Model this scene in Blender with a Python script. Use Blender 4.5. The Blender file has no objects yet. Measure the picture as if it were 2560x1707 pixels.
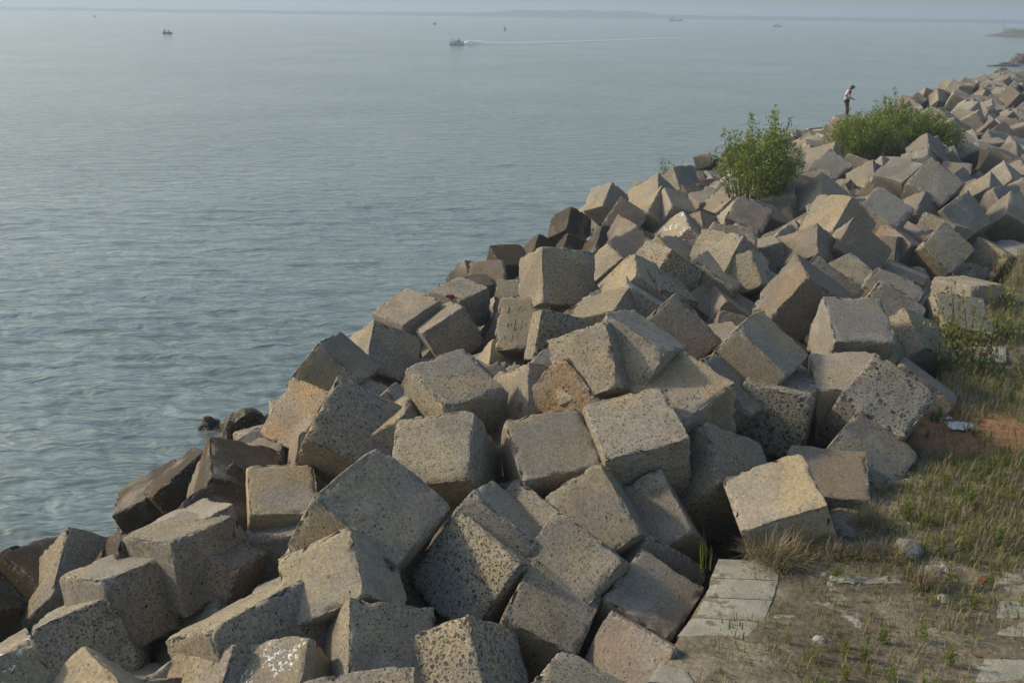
# breakwater of concrete cubes by the sea
BLOCKS=[
(-1.97,12.92,3.39,-0.269,0.808,0.516,-0.090,1.50,1.42,1.45,'q','largest grey concrete cube, plain diamond shaped face bigger than all cubes around it'),
(-2.10,11.66,3.31,-0.066,-0.252,-0.352,0.899,1.11,0.95,1.11,'t','warm tan smooth cube, first in front of the large plain diamond cube'),
(-0.33,12.89,2.75,-0.301,0.832,0.275,0.378,1.27,1.31,1.30,'h','cream dark pebbled cube, second in front of the wide warm pebbled cube'),
(-1.58,10.77,2.75,-0.279,0.933,0.111,-0.199,1.11,1.16,1.16,'p','grey brown pebble speckled cube, fifth in front of the large plain diamond cube'),
(-0.61,10.69,2.41,-0.023,-0.248,-0.373,0.894,1.39,1.39,1.41,'h','cream dark pebbled cube, seventh in front of the large plain diamond cube'),
(-1.39,8.79,3.05,-0.009,-0.107,-0.224,0.969,1.27,1.27,1.27,'p','grey brown pebble speckled cube, eighth in front of the large plain diamond cube'),
(0.46,12.07,2.44,-0.159,0.961,-0.161,-0.156,1.06,1.15,1.16,'p','grey brown pebble speckled cube, fifth in front of the square faced tan cube'),
(0.90,12.79,2.86,-0.442,0.823,-0.357,-0.018,1.17,1.17,1.17,'p','grey brown pebble speckled cube, third in front of the square faced tan cube'),
(1.41,13.88,3.08,-0.134,-0.279,-0.345,0.886,0.99,1.29,1.20,'q','grey tan sparsely pebbled cube, first in front of the square faced tan cube'),
(2.17,14.29,2.76,-0.112,-0.251,-0.312,0.910,1.22,1.17,1.21,'q','grey tan sparsely pebbled cube, first landward of the square faced tan cube'),
(0.27,13.89,2.60,-0.305,0.831,-0.458,0.081,1.35,1.35,1.35,'p','grey brown pebble speckled cube, second in front of the square faced tan cube'),
(-0.26,13.28,2.99,-0.119,0.772,0.557,-0.282,1.28,1.28,1.28,'p','grey brown pebble speckled cube, first in front of the wide warm pebbled cube'),
(-5.64,13.30,2.03,0.873,-0.126,-0.026,0.471,1.10,1.15,1.12,'p','front one of two upright twin concrete cubes with dark landward sides'),
(-4.90,13.93,2.33,0.873,-0.102,-0.023,0.476,1.17,1.18,1.14,'p','rear one of two upright twin concrete cubes with dark landward sides'),
(-5.93,12.92,1.65,-0.218,-0.044,-0.581,0.783,1.16,1.13,1.17,'h','cream dark pebbled cube, first in front of the front twin cube'),
(-6.84,14.66,1.44,0.245,0.347,0.798,-0.428,1.24,1.24,1.24,'p','grey brown pebble speckled cube, second seaward of the front twin cube'),
(-5.67,9.81,2.81,-0.328,0.075,-0.537,0.774,1.21,1.21,1.21,'w','concrete cube with white splashes and thin streaks, half hidden by cream pebbled neighbours'),
(-4.36,9.41,2.65,-0.343,-0.308,-0.109,0.881,1.34,1.34,1.34,'t','warm tan smooth cube, first landward of the splashed corner cube'),
(-3.21,10.45,2.17,0.190,-0.342,-0.302,0.870,1.42,1.42,1.42,'p','grey brown pebble speckled cube, third in front of the front twin cube'),
(-2.54,10.23,2.69,0.042,-0.143,-0.209,0.967,0.83,1.00,0.99,'w','warm grey white splashed cube, third in front of the rear twin cube'),
(-3.08,11.16,2.52,0.893,-0.224,-0.144,0.363,1.50,1.50,1.50,'p','grey brown pebble speckled cube, second in front of the rear twin cube'),
(-4.63,14.18,1.88,0.310,-0.547,0.579,-0.518,1.36,1.36,1.36,'o','rusty orange pebbly cube, second landward of the rear twin cube'),
(-3.42,15.14,1.77,0.998,-0.022,-0.050,0.034,1.42,1.42,1.42,'p','grey brown pebble speckled cube, first seaward of the large plain diamond cube'),
(-3.78,15.50,2.33,0.977,0.149,0.064,0.137,1.11,1.19,1.18,'t','warm tan smooth cube, second seaward of the large plain diamond cube'),
(-4.75,15.66,2.00,0.502,-0.055,0.316,-0.803,1.28,1.28,1.28,'d','dark brown sea stained cube, third landward of the rear twin cube'),
(-4.92,14.54,2.11,0.395,-0.157,-0.044,0.904,1.28,1.28,1.28,'t','warm tan smooth cube, first landward of the rear twin cube'),
(-4.81,16.47,2.24,-0.051,-0.541,-0.159,0.824,1.34,1.30,1.30,'d','dark brown sea stained cube, third beyond the rear twin cube'),
(-5.92,17.69,1.58,-0.266,-0.306,0.078,0.911,1.25,1.25,1.25,'d','dark brown sea stained cube, second beyond the rear twin cube'),
(-6.64,18.03,1.07,0.256,0.072,0.697,-0.666,1.29,1.29,1.29,'d','dark brown sea stained cube, first beyond the rear twin cube'),
(-6.31,14.56,1.15,-0.164,-0.418,0.025,0.893,1.43,1.43,1.43,'d','dark brown sea stained cube, first seaward of the front twin cube'),
(-5.58,14.23,1.78,0.289,-0.420,-0.386,0.769,1.33,1.33,1.33,'d','dark brown sea stained cube, first landward of the front twin cube'),
(1.84,12.54,2.34,-0.133,0.944,-0.256,-0.161,1.04,1.17,1.16,'t','warm tan smooth cube, second seaward of the round dry shrub'),
(1.88,13.58,2.31,0.526,-0.783,0.073,0.323,1.28,1.28,1.28,'p','grey brown pebble speckled cube, fourth in front of the square faced tan cube'),
(1.53,10.89,2.38,-0.329,0.783,-0.430,0.306,1.45,1.45,0.65,'r','purplish brown rough cube, first in front of the round dry shrub'),
(0.70,8.55,3.35,0.112,0.963,-0.170,-0.179,1.27,1.27,1.27,'p','grey brown pebble speckled cube, sixth in front of the square faced tan cube'),
(-7.69,15.06,1.06,0.630,-0.720,0.290,-0.010,1.26,1.26,1.26,'d','dark brown sea stained cube, third seaward of the front twin cube'),
(-7.87,14.90,0.68,-0.495,0.275,-0.116,0.816,1.35,1.35,1.35,'d','dark brown sea stained cube, first beyond the splashed corner cube'),
(-8.50,14.08,1.26,0.146,-0.506,0.673,-0.520,1.17,1.17,1.17,'d','dark brown sea stained cube, second beyond the splashed corner cube'),
(-1.02,14.93,3.46,0.063,-0.134,-0.297,0.943,1.31,1.24,1.27,'p','wide warm tan concrete cube with pebbled upper face, seaward of the smooth square faced one'),
(-1.93,16.36,3.12,0.666,-0.690,-0.205,-0.196,1.30,1.30,1.30,'t','warm tan smooth cube, first seaward of the wide warm pebbled cube'),
(-2.66,16.28,3.37,-0.339,0.912,-0.102,-0.205,1.43,1.30,1.31,'p','grey brown pebble speckled cube, second beyond the large plain diamond cube'),
(-3.71,18.41,2.70,-0.378,0.841,-0.346,0.173,1.27,1.27,1.27,'o','rusty orange pebbly cube, third beyond the large plain diamond cube'),
(-3.92,21.74,2.56,-0.229,0.751,0.580,-0.217,1.26,1.30,1.27,'q','grey tan sparsely pebbled cube, third seaward of the fine speckled cube'),
(-3.09,23.48,2.35,0.207,-0.397,-0.341,0.827,1.21,1.27,1.34,'p','grey brown pebble speckled cube, first seaward of the fine speckled cube'),
(-1.60,30.41,1.79,0.354,0.026,-0.079,0.931,1.32,1.35,1.16,'h','speckled concrete cube with flat pale top lying behind the red packet'),
(-2.98,29.38,1.40,0.382,-0.038,-0.170,0.907,1.50,1.50,1.49,'p','grey brown pebble speckled cube, first seaward of the red packet'),
(-1.86,28.61,1.39,0.524,-0.194,-0.160,0.814,1.37,1.46,1.32,'p','grey brown pebble speckled cube, first in front of the red packet'),
(-1.99,28.61,0.94,-0.064,-0.384,-0.105,0.915,0.84,1.04,1.07,'o','rusty orange pebbly cube, second in front of the red packet'),
(-1.02,16.73,3.84,0.932,0.170,0.008,0.320,1.19,1.28,1.23,'p','fine speckled concrete cube with broad flat top and brown shaded left side, and pitted edges'),
(0.61,17.35,3.52,0.265,-0.468,-0.404,0.740,1.33,1.34,1.34,'t','warm tan smooth cube, first beyond the square faced tan cube'),
(-0.31,24.78,1.71,0.218,-0.513,-0.259,0.789,1.04,1.03,0.92,'t','warm tan smooth cube, first in front of the cube scratched with numerals'),
(1.06,22.22,3.29,0.420,-0.492,-0.379,0.661,1.21,1.13,1.26,'k','concrete cube whose front face is crowded with black pebbles and a thin tan side'),
(0.49,24.73,2.76,0.110,-0.137,-0.469,0.866,1.37,1.37,1.37,'t','tan concrete cube scratched with rows of numerals below the tall upright grey cube'),
(1.07,25.07,3.89,0.279,-0.471,-0.432,0.717,1.44,1.43,1.44,'q','tall upright grey concrete cube with a warm sunlit side facing the water'),
(2.18,22.41,3.57,0.221,-0.205,-0.077,0.950,1.25,1.23,1.25,'p','grey brown pebble speckled cube, first beyond the grey grooved topped cube'),
(2.95,23.78,3.92,0.074,-0.428,-0.090,0.896,1.28,1.29,1.27,'t','warm tan smooth cube, fourth beyond the grey grooved topped cube'),
(2.85,23.11,3.58,-0.002,0.965,-0.048,-0.259,1.37,1.37,1.37,'p','grey brown pebble speckled cube, second beyond the grey grooved topped cube'),
(3.68,24.93,4.13,0.467,-0.173,0.859,0.116,1.25,1.25,1.25,'h','cream dark pebbled cube, second in front of the white spotted cube'),
(4.86,24.59,3.05,0.333,-0.342,0.779,-0.407,1.48,1.48,1.48,'p','grey brown pebble speckled cube, fourth in front of the white spotted cube'),
(5.19,24.20,3.31,-0.033,-0.470,-0.074,0.879,0.85,1.12,1.16,'t','warm tan smooth cube, fourth seaward of the big purplish cube'),
(6.19,21.12,4.53,0.058,-0.465,-0.065,0.881,1.22,1.28,1.38,'r','big purplish brown concrete cube standing on its corner, dark underside, tallest on the crest'),
(6.73,19.80,4.12,0.966,0.259,0.014,0.024,1.23,1.24,1.29,'s','flat topped grey concrete cube with dark front below the big purplish cube'),
(6.18,17.99,3.58,0.989,0.115,-0.058,-0.074,1.25,1.26,1.25,'t','warm tan smooth cube, first seaward of the pebbled path side diamond'),
(4.46,18.22,4.16,-0.289,0.257,0.916,0.104,1.26,1.22,1.23,'t','warm tan smooth cube, first beyond the dark pebbled upright face'),
(3.87,17.97,3.54,-0.410,0.140,-0.294,0.852,1.34,1.34,1.34,'q','grey tan sparsely pebbled cube, first landward of the cube scratched with 18'),
(2.85,16.32,3.95,-0.232,0.870,-0.434,-0.021,1.33,1.26,1.29,'t','smooth pinkish tan concrete cube scratched with the number 18 near its landward corner'),
(4.88,17.75,3.41,-0.186,0.118,0.698,-0.681,1.24,1.30,1.26,'k','cream concrete cube whose upright front face is full of large dark pebbles'),
(6.48,17.19,3.59,-0.291,0.865,0.392,0.115,1.27,1.26,1.28,'k','cream concrete cube full of dark pebbles tilted like a diamond beside the path'),
(5.88,16.19,2.95,-0.230,0.906,-0.301,-0.190,1.23,1.27,1.26,'p','grey brown pebble speckled cube, first in front of the pebbled path side diamond'),
(5.04,15.20,2.83,0.104,-0.009,-0.121,0.987,1.23,1.28,1.28,'r','purplish brown rough cube, first landward of the round dry shrub'),
(4.02,13.81,3.20,0.687,-0.055,-0.222,0.690,1.26,1.26,1.27,'t','smooth tan sunlit concrete cube directly above the round dry shrub'),
(3.30,15.23,3.13,-0.218,0.934,0.113,-0.259,1.29,1.22,1.28,'p','grey brown pebble speckled cube, first seaward of the round dry shrub'),
(1.99,15.13,3.73,0.973,0.189,-0.089,0.098,1.33,1.28,1.30,'p','grey brown pebble speckled cube, first seaward of the cube scratched with 18'),
(0.63,15.13,3.41,-0.240,0.962,0.131,0.021,1.30,1.26,1.30,'t','smooth tan concrete cube with square front face and a narrow ochre side'),
(1.49,16.79,4.51,0.170,0.257,0.913,-0.267,1.18,1.18,1.18,'p','grey brown pebble speckled cube, first seaward of the grey grooved topped cube'),
(1.22,16.80,3.81,-0.108,-0.454,-0.429,0.774,1.36,1.35,1.35,'o','rusty orange pebbly cube, second seaward of the grey grooved topped cube'),
(2.03,16.90,4.63,-0.237,-0.467,-0.435,0.732,1.27,1.23,1.19,'q','big brown concrete cube with a grey streaked top sloping landward'),
(1.47,25.31,3.17,-0.271,-0.311,0.326,0.850,1.32,1.32,1.32,'s','plain grey smooth cube, first in front of the tall upright grey cube'),
(3.04,19.29,4.12,-0.352,-0.134,-0.437,0.817,1.27,1.27,1.27,'r','purplish brown rough cube, first landward of the grey grooved topped cube'),
(3.32,24.01,3.78,0.390,0.306,0.777,-0.387,1.33,1.33,1.33,'h','cream dark pebbled cube, third beyond the grey grooved topped cube'),
(4.95,25.38,3.69,0.834,0.214,0.131,0.492,1.34,1.35,1.35,'p','grey brown pebble speckled cube, third in front of the white spotted cube'),
(5.43,26.02,4.13,0.387,-0.209,-0.384,0.812,1.38,1.35,1.35,'q','grey tan sparsely pebbled cube, second landward of the white spotted cube'),
(5.78,25.42,4.00,0.022,-0.307,-0.488,0.816,1.15,0.98,1.04,'p','grey brown pebble speckled cube, third seaward of the big purplish cube'),
(5.89,27.51,4.06,0.087,-0.026,-0.405,0.910,1.27,1.27,1.27,'p','grey brown pebble speckled cube, third landward of the white spotted cube'),
(4.03,26.48,3.94,-0.232,0.845,0.432,-0.216,1.27,1.27,1.27,'t','warm tan smooth cube, first in front of the white spotted cube'),
(6.04,36.43,2.57,0.022,-0.375,-0.160,0.913,1.37,1.36,1.36,'w','brown concrete cube thickly spotted with white droppings on its upper corner'),
(5.80,37.73,3.42,0.050,-0.542,-0.259,0.798,1.13,1.15,1.07,'t','warm tan smooth cube, second in front of the seaward leafy sprig'),
(5.21,38.06,3.00,0.299,-0.346,-0.164,0.874,1.55,1.55,1.55,'t','warm tan smooth cube, first seaward of the white spotted cube'),
(5.30,38.79,3.43,0.136,-0.347,-0.267,0.889,1.45,1.47,1.47,'t','warm tan smooth cube, first seaward of the seaward leafy sprig'),
(8.52,53.00,2.11,0.177,-0.541,-0.442,0.693,1.19,1.36,1.29,'p','pitted grey concrete cube with a leafy sprig behind it at the waterside'),
(3.95,43.92,2.52,0.321,-0.306,-0.304,0.843,1.31,1.27,1.26,'t','warm tan sunlit concrete cube with dark underside standing against the water, smooth and pale'),
(2.44,44.49,1.35,0.238,-0.364,-0.304,0.848,1.30,1.26,1.27,'d','dark brown concrete cube pointing up like a pyramid at the water edge'),
(2.17,37.45,1.72,0.334,-0.478,-0.261,0.769,1.15,1.15,1.15,'d','dark brown sea stained cube, first in front of the dark brown pyramid cube'),
(1.14,44.40,0.13,0.214,-0.413,-0.184,0.866,1.26,1.27,1.27,'d','dark brown sea stained cube, first beyond the tall upright grey cube'),
(4.10,37.60,3.01,0.540,-0.787,0.278,0.111,1.24,1.23,1.22,'r','purplish brown rough cube, first landward of the sunny waterside cube'),
(3.27,36.44,1.85,0.205,-0.462,-0.147,0.850,1.53,1.53,1.53,'d','dark brown sea stained cube, first landward of the dark brown pyramid cube'),
(4.10,36.22,2.64,-0.195,-0.466,-0.196,0.841,1.18,1.17,1.17,'r','purplish brown rough cube, first in front of the sunny waterside cube'),
(3.53,31.02,3.11,-0.318,-0.004,-0.329,0.889,1.27,1.27,1.27,'r','purplish brown rough cube, second seaward of the white spotted cube'),
(2.65,27.56,3.34,-0.098,-0.345,-0.097,0.928,1.27,1.27,1.27,'p','grey brown pebble speckled cube, first landward of the tall upright grey cube'),
(-0.20,37.98,1.16,-0.215,0.960,0.175,-0.049,1.29,1.26,1.27,'d','dark brown sea stained cube, first seaward of the tall upright grey cube'),
(-0.86,36.27,0.94,-0.287,0.956,-0.011,0.054,1.30,1.28,1.28,'o','rusty orange pebbly cube, second landward of the red packet'),
(-1.62,38.96,0.23,0.027,-0.443,-0.356,0.823,1.27,1.27,1.27,'o','rusty orange pebbly cube, first beyond the red packet'),
(-1.33,35.16,0.75,-0.164,-0.034,-0.057,0.984,1.25,1.25,1.25,'d','dark brown sea stained cube, first landward of the red packet'),
(0.24,30.86,1.69,-0.456,0.868,-0.131,0.146,1.27,1.27,1.27,'p','grey brown pebble speckled cube, first beyond the cube scratched with numerals'),
(6.68,37.01,2.51,0.106,-0.367,-0.460,0.802,1.50,1.50,1.50,'p','grey brown pebble speckled cube, first landward of the white spotted cube'),
(8.78,41.65,2.66,0.361,-0.055,0.930,-0.036,1.17,1.18,1.18,'p','grey brown pebble speckled cube, sixth landward of the white spotted cube'),
(7.53,33.48,3.70,-0.266,0.935,-0.208,-0.111,1.27,1.26,1.27,'r','purplish brown rough cube, seventh landward of the white spotted cube'),
(9.89,37.81,3.46,0.117,-0.329,-0.538,0.767,1.13,1.03,1.15,'p','grey brown pebble speckled cube, fourth seaward of the black sided cube'),
(9.72,38.02,3.50,0.124,-0.101,-0.071,0.985,1.35,1.37,1.37,'s','plain grey smooth cube, fifth seaward of the black sided cube'),
(8.65,41.97,2.63,0.058,-0.425,-0.303,0.851,1.35,1.35,1.35,'t','warm tan smooth cube, fourth landward of the white spotted cube'),
(8.05,42.99,2.52,-0.099,0.989,0.107,0.034,1.29,1.29,1.29,'p','grey brown pebble speckled cube, third in front of the seaward leafy sprig'),
(13.37,73.36,0.14,0.103,0.162,0.892,-0.410,1.24,1.24,1.24,'q','grey tan sparsely pebbled cube, third landward of the seaward leafy sprig'),
(14.47,73.71,-0.09,0.527,-0.759,0.242,-0.296,1.30,1.30,1.30,'t','warm tan smooth cube, fourth landward of the seaward leafy sprig'),
(9.41,29.90,4.45,0.413,-0.256,-0.339,0.805,1.32,1.33,1.40,'t','concrete cube with bright sunlit top and nearly black landward side'),
(9.40,28.28,3.95,0.413,-0.433,-0.136,0.790,1.24,1.18,1.41,'r','purplish brown rough cube, first in front of the black sided cube'),
(8.09,28.18,3.97,0.183,-0.336,-0.350,0.855,1.45,1.01,1.18,'r','purplish brown rough cube, first seaward of the black sided cube'),
(6.64,22.06,4.29,-0.410,0.844,-0.299,-0.172,1.32,1.27,1.27,'r','purplish brown rough cube, first landward of the big purplish cube'),
(9.04,24.36,3.55,-0.123,0.943,-0.281,-0.127,1.28,1.27,1.27,'p','grey brown pebble speckled cube, second landward of the flat topped grey cube'),
(8.66,23.50,3.42,-0.437,-0.084,-0.341,0.828,1.27,1.27,1.27,'p','grey brown pebble speckled cube, first landward of the flat topped grey cube'),
(10.77,28.26,2.96,0.230,0.150,-0.025,0.961,1.22,1.29,1.28,'r','purplish brown rough cube, third seaward of the leafy sapling'),
(12.93,31.00,3.39,-0.050,0.680,0.543,-0.490,1.25,1.25,1.25,'p','grey brown pebble speckled cube, third beyond the leafy sapling'),
(13.14,31.73,3.36,0.934,-0.008,-0.032,0.356,1.09,1.00,1.10,'r','purplish brown rough cube, fourth beyond the leafy sapling'),
(11.60,31.63,3.11,0.282,-0.325,-0.545,0.719,1.38,1.38,1.38,'r','purplish brown rough cube, second landward of the black sided cube'),
(11.93,31.74,3.27,-0.080,-0.516,-0.287,0.803,1.34,1.34,1.34,'r','purplish brown rough cube, fourth landward of the black sided cube'),
(11.56,32.61,4.15,-0.253,0.896,-0.323,-0.168,1.36,1.31,1.31,'s','plain grey smooth cube, first landward of the black sided cube'),
(14.08,39.57,3.99,-0.050,0.648,0.559,-0.515,1.27,1.27,1.27,'s','plain grey smooth cube, third seaward of the grey diamond on the crest'),
(14.00,37.78,4.53,0.065,0.455,0.860,0.220,1.30,1.28,1.26,'s','plain grey smooth cube, second seaward of the grey diamond on the crest'),
(18.08,46.45,3.91,0.188,-0.324,-0.430,0.822,1.26,1.26,1.26,'s','plain grey smooth cube, first beyond the grey diamond on the crest'),
(14.23,35.34,4.70,-0.392,0.836,0.291,0.249,1.26,1.43,1.29,'s','large plain grey concrete cube shaped like a diamond on the crest'),
(13.56,34.67,3.82,0.359,-0.336,-0.164,0.855,1.23,1.23,1.23,'r','purplish brown rough cube, first in front of the grey diamond on the crest'),
(14.80,34.41,3.81,-0.301,-0.099,-0.486,0.814,1.27,1.30,1.26,'s','plain grey smooth cube, second in front of the grey diamond on the crest'),
(17.40,36.92,3.84,0.173,-0.592,-0.421,0.665,1.19,1.19,1.19,'s','plain grey smooth cube, sixth landward of the grey diamond on the crest'),
(17.11,37.53,4.13,0.245,-0.375,-0.109,0.887,1.04,1.10,1.13,'p','grey brown pebble speckled cube, fourth landward of the grey diamond on the crest'),
(23.90,51.29,3.42,-0.109,-0.569,-0.312,0.753,1.27,1.27,1.27,'r','purplish brown rough cube, eleventh in front of the far rosy cube'),
(16.99,35.19,3.71,0.418,0.873,0.060,-0.242,1.22,1.22,1.22,'q','grey tan sparsely pebbled cube, eighth landward of the grey diamond on the crest'),
(15.69,33.14,2.46,0.520,-0.645,0.510,-0.234,1.44,1.44,1.44,'p','grey brown pebble speckled cube, second beyond the leafy sapling'),
(16.23,33.47,2.42,0.623,-0.492,0.421,-0.438,1.45,1.45,1.45,'s','plain grey smooth cube, first landward of the leafy sapling'),
(12.00,26.71,3.05,0.967,-0.020,0.038,0.251,1.26,1.27,1.27,'t','low concrete cube with pale flat top and pebbled side behind the leafy sapling'),
(10.46,23.72,3.19,0.179,-0.632,-0.140,0.741,1.27,1.27,1.27,'q','grey tan sparsely pebbled cube, first in front of the leafy sapling'),
(7.72,18.96,3.12,0.038,0.940,-0.205,-0.271,1.27,1.27,1.27,'r','purplish brown rough cube, first landward of the pebbled path side diamond'),
(8.89,22.11,3.17,0.814,-0.497,0.095,0.285,1.27,1.27,1.27,'p','grey brown pebble speckled cube, third landward of the flat topped grey cube'),
(11.18,37.66,3.79,0.231,-0.410,-0.234,0.851,1.31,1.35,1.40,'t','warm tan smooth cube, second beyond the black sided cube'),
(12.94,42.96,4.06,-0.304,-0.156,-0.311,0.887,1.27,1.27,1.27,'s','plain grey smooth cube, fifth beyond the black sided cube'),
(17.32,52.39,4.06,-0.049,0.542,0.736,-0.403,1.27,1.27,1.27,'s','plain grey smooth cube, sixth seaward of the grey diamond on the crest'),
(14.19,41.56,3.86,0.177,-0.371,-0.260,0.874,1.24,1.26,1.26,'t','warm tan smooth cube, fourth beyond the black sided cube'),
(14.80,41.90,3.99,0.201,-0.446,-0.145,0.860,1.28,1.28,1.28,'s','plain grey smooth cube, fourth seaward of the grey diamond on the crest'),
(18.77,51.57,4.06,0.470,0.205,0.844,0.160,1.27,1.27,1.27,'t','warm tan smooth cube, ninth beyond the grey diamond on the crest'),
(18.56,47.13,4.33,0.193,-0.429,-0.169,0.866,1.24,1.36,1.41,'r','purplish brown rough cube, third beyond the grey diamond on the crest'),
(19.41,47.38,3.96,0.256,0.278,0.697,-0.610,1.23,1.23,1.23,'q','grey tan sparsely pebbled cube, second beyond the grey diamond on the crest'),
(22.50,53.05,3.63,0.222,0.016,0.860,-0.460,1.27,1.27,1.27,'s','plain grey smooth cube, sixth beyond the grey diamond on the crest'),
(29.47,65.55,3.67,0.224,0.367,0.662,-0.614,1.22,1.22,1.22,'r','purplish brown rough cube, fourth in front of the far rosy cube'),
(29.60,64.56,3.24,-0.437,0.786,-0.374,-0.226,1.41,1.36,1.36,'r','purplish brown rough cube, fifth in front of the far rosy cube'),
(28.69,66.36,4.02,-0.014,-0.401,-0.616,0.678,1.32,1.14,1.22,'t','warm tan smooth cube, sixth seaward of the far rosy cube'),
(38.28,81.86,4.40,0.601,-0.182,-0.532,0.568,1.26,1.33,1.25,'r','rosy sunlit concrete cube alone above the sandbags far along the breakwater'),
(34.85,84.06,4.06,0.193,0.595,0.548,-0.555,1.27,1.27,1.27,'t','warm tan smooth cube, ninth seaward of the far rosy cube'),
(31.03,84.52,3.52,-0.270,-0.399,-0.389,0.785,1.27,1.27,1.27,'t','warm tan smooth cube, 29th beyond the grey diamond on the crest'),
(26.06,66.43,4.06,-0.256,-0.152,-0.204,0.932,1.27,1.27,1.27,'t','warm tan smooth cube, 22nd beyond the grey diamond on the crest'),
(-4.59,10.51,1.95,0.782,-0.244,-0.203,-0.537,1.21,1.21,1.21,'r','purplish brown rough cube, third landward of the splashed corner cube'),
(-3.91,11.64,1.65,0.842,-0.293,0.444,-0.087,1.26,1.26,1.26,'s','plain grey smooth cube, second in front of the front twin cube'),
(-5.19,11.74,1.02,0.132,0.954,0.269,-0.034,1.30,1.30,1.30,'s','plain grey smooth cube, second landward of the splashed corner cube'),
(-2.43,12.19,2.48,-0.288,0.570,0.413,0.649,1.26,1.26,1.26,'s','plain grey smooth cube, third in front of the large plain diamond cube'),
(-4.22,12.99,1.12,-0.151,0.422,-0.031,0.893,1.23,1.23,1.23,'q','grey tan sparsely pebbled cube, first in front of the rear twin cube'),
(-1.03,12.15,1.75,0.192,0.712,0.673,-0.053,1.20,1.20,1.20,'s','plain grey smooth cube, sixth in front of the large plain diamond cube'),
(-1.92,13.12,2.25,0.230,-0.534,-0.409,0.703,1.21,1.21,1.21,'p','grey brown pebble speckled cube, second in front of the large plain diamond cube'),
(-2.89,13.16,1.98,0.226,0.790,-0.071,-0.565,1.19,1.19,1.19,'s','plain grey smooth cube, fourth in front of the large plain diamond cube'),
(-1.17,14.62,2.35,0.725,0.243,0.644,0.026,1.32,1.32,1.32,'q','grey tan sparsely pebbled cube, first landward of the large plain diamond cube'),
(-3.41,17.25,2.21,0.730,-0.095,-0.594,0.325,1.28,1.28,1.28,'r','purplish brown rough cube, first beyond the large plain diamond cube'),
(-4.44,17.87,1.87,-0.371,0.347,0.522,0.685,1.25,1.25,1.25,'r','purplish brown rough cube, third seaward of the large plain diamond cube'),
(0.04,16.56,2.79,0.219,-0.160,0.674,0.687,1.30,1.30,1.30,'r','purplish brown rough cube, first seaward of the square faced tan cube'),
(-5.02,18.82,1.49,-0.101,-0.280,0.303,0.905,1.29,1.29,1.29,'s','plain grey smooth cube, fourth beyond the rear twin cube'),
(-0.43,17.78,3.19,0.512,-0.722,-0.376,-0.273,1.22,1.22,1.22,'s','plain grey smooth cube, second landward of the fine speckled cube'),
(-2.33,18.85,2.45,-0.372,0.066,0.920,-0.100,1.29,1.29,1.29,'p','grey brown pebble speckled cube, second seaward of the wide warm pebbled cube'),
(-5.15,20.60,1.17,0.042,0.867,-0.474,0.146,1.19,1.19,1.19,'s','plain grey smooth cube, fourth seaward of the large plain diamond cube'),
(0.15,19.03,2.73,-0.398,-0.350,-0.204,0.823,1.21,1.21,1.21,'t','warm tan smooth cube, second beyond the square faced tan cube'),
(-3.28,21.02,1.88,0.781,-0.567,0.199,0.173,1.24,1.24,1.24,'p','grey brown pebble speckled cube, second seaward of the fine speckled cube'),
(-4.71,21.52,1.26,0.683,-0.716,-0.094,0.112,1.26,1.26,1.26,'s','plain grey smooth cube, fourth beyond the large plain diamond cube'),
(0.92,19.98,2.88,-0.370,-0.342,0.456,0.733,1.28,1.28,1.28,'s','plain grey smooth cube, first in front of the black pebbled cube'),
(-0.55,20.23,2.47,-0.223,-0.190,0.430,0.854,1.18,1.18,1.18,'p','grey brown pebble speckled cube, first landward of the fine speckled cube'),
(0.07,21.25,1.99,0.325,-0.276,0.787,-0.446,1.28,1.28,1.28,'t','warm tan smooth cube, third landward of the fine speckled cube'),
(-5.45,24.40,0.15,0.502,0.246,-0.573,0.599,1.19,1.19,1.19,'d','dark brown sea stained cube, fifth beyond the large plain diamond cube'),
(4.48,21.85,3.01,0.995,-0.004,-0.078,0.056,1.30,1.30,1.30,'p','grey brown pebble speckled cube, first beyond the cube scratched with 18'),
(1.91,23.26,3.22,-0.420,-0.500,0.730,0.204,1.29,1.29,1.29,'s','plain grey smooth cube, first landward of the black pebbled cube'),
(7.89,21.46,2.91,-0.292,0.843,-0.188,0.410,1.28,1.28,1.28,'p','grey brown pebble speckled cube, first in front of the flat topped grey cube'),
(6.03,22.18,3.62,0.513,-0.617,-0.430,0.414,1.21,1.21,1.21,'p','grey brown pebble speckled cube, first in front of the big purplish cube'),
(5.12,22.75,2.91,-0.246,-0.558,0.255,0.750,1.28,1.28,1.28,'p','grey brown pebble speckled cube, second beyond the dark pebbled upright face'),
(3.12,25.98,3.47,0.232,0.303,-0.633,0.674,1.23,1.23,1.23,'p','grey brown pebble speckled cube, fifth beyond the grey grooved topped cube'),
(6.55,25.45,3.21,-0.445,0.876,-0.019,-0.187,1.31,1.31,1.31,'q','grey tan sparsely pebbled cube, first seaward of the big purplish cube'),
(-0.37,28.70,0.79,-0.248,0.739,0.458,-0.427,1.20,1.20,1.20,'d','dark brown sea stained cube, third seaward of the cube scratched with numerals'),
(0.15,29.47,1.18,-0.287,0.235,0.152,0.916,1.24,1.24,1.24,'r','purplish brown rough cube, first seaward of the cube scratched with numerals'),
(-0.46,30.25,0.49,0.220,-0.501,0.028,0.837,1.29,1.29,1.29,'d','dark brown sea stained cube, second seaward of the cube scratched with numerals'),
(8.88,27.00,3.34,0.766,-0.406,0.428,-0.253,1.21,1.21,1.21,'p','grey brown pebble speckled cube, second landward of the big purplish cube'),
(10.15,27.43,3.02,0.597,-0.409,-0.484,0.492,1.20,1.20,1.20,'q','grey tan sparsely pebbled cube, first beyond the flat topped grey cube'),
(6.95,28.56,3.55,0.143,0.706,0.687,0.098,1.31,1.31,1.31,'p','grey brown pebble speckled cube, second seaward of the big purplish cube'),
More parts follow.
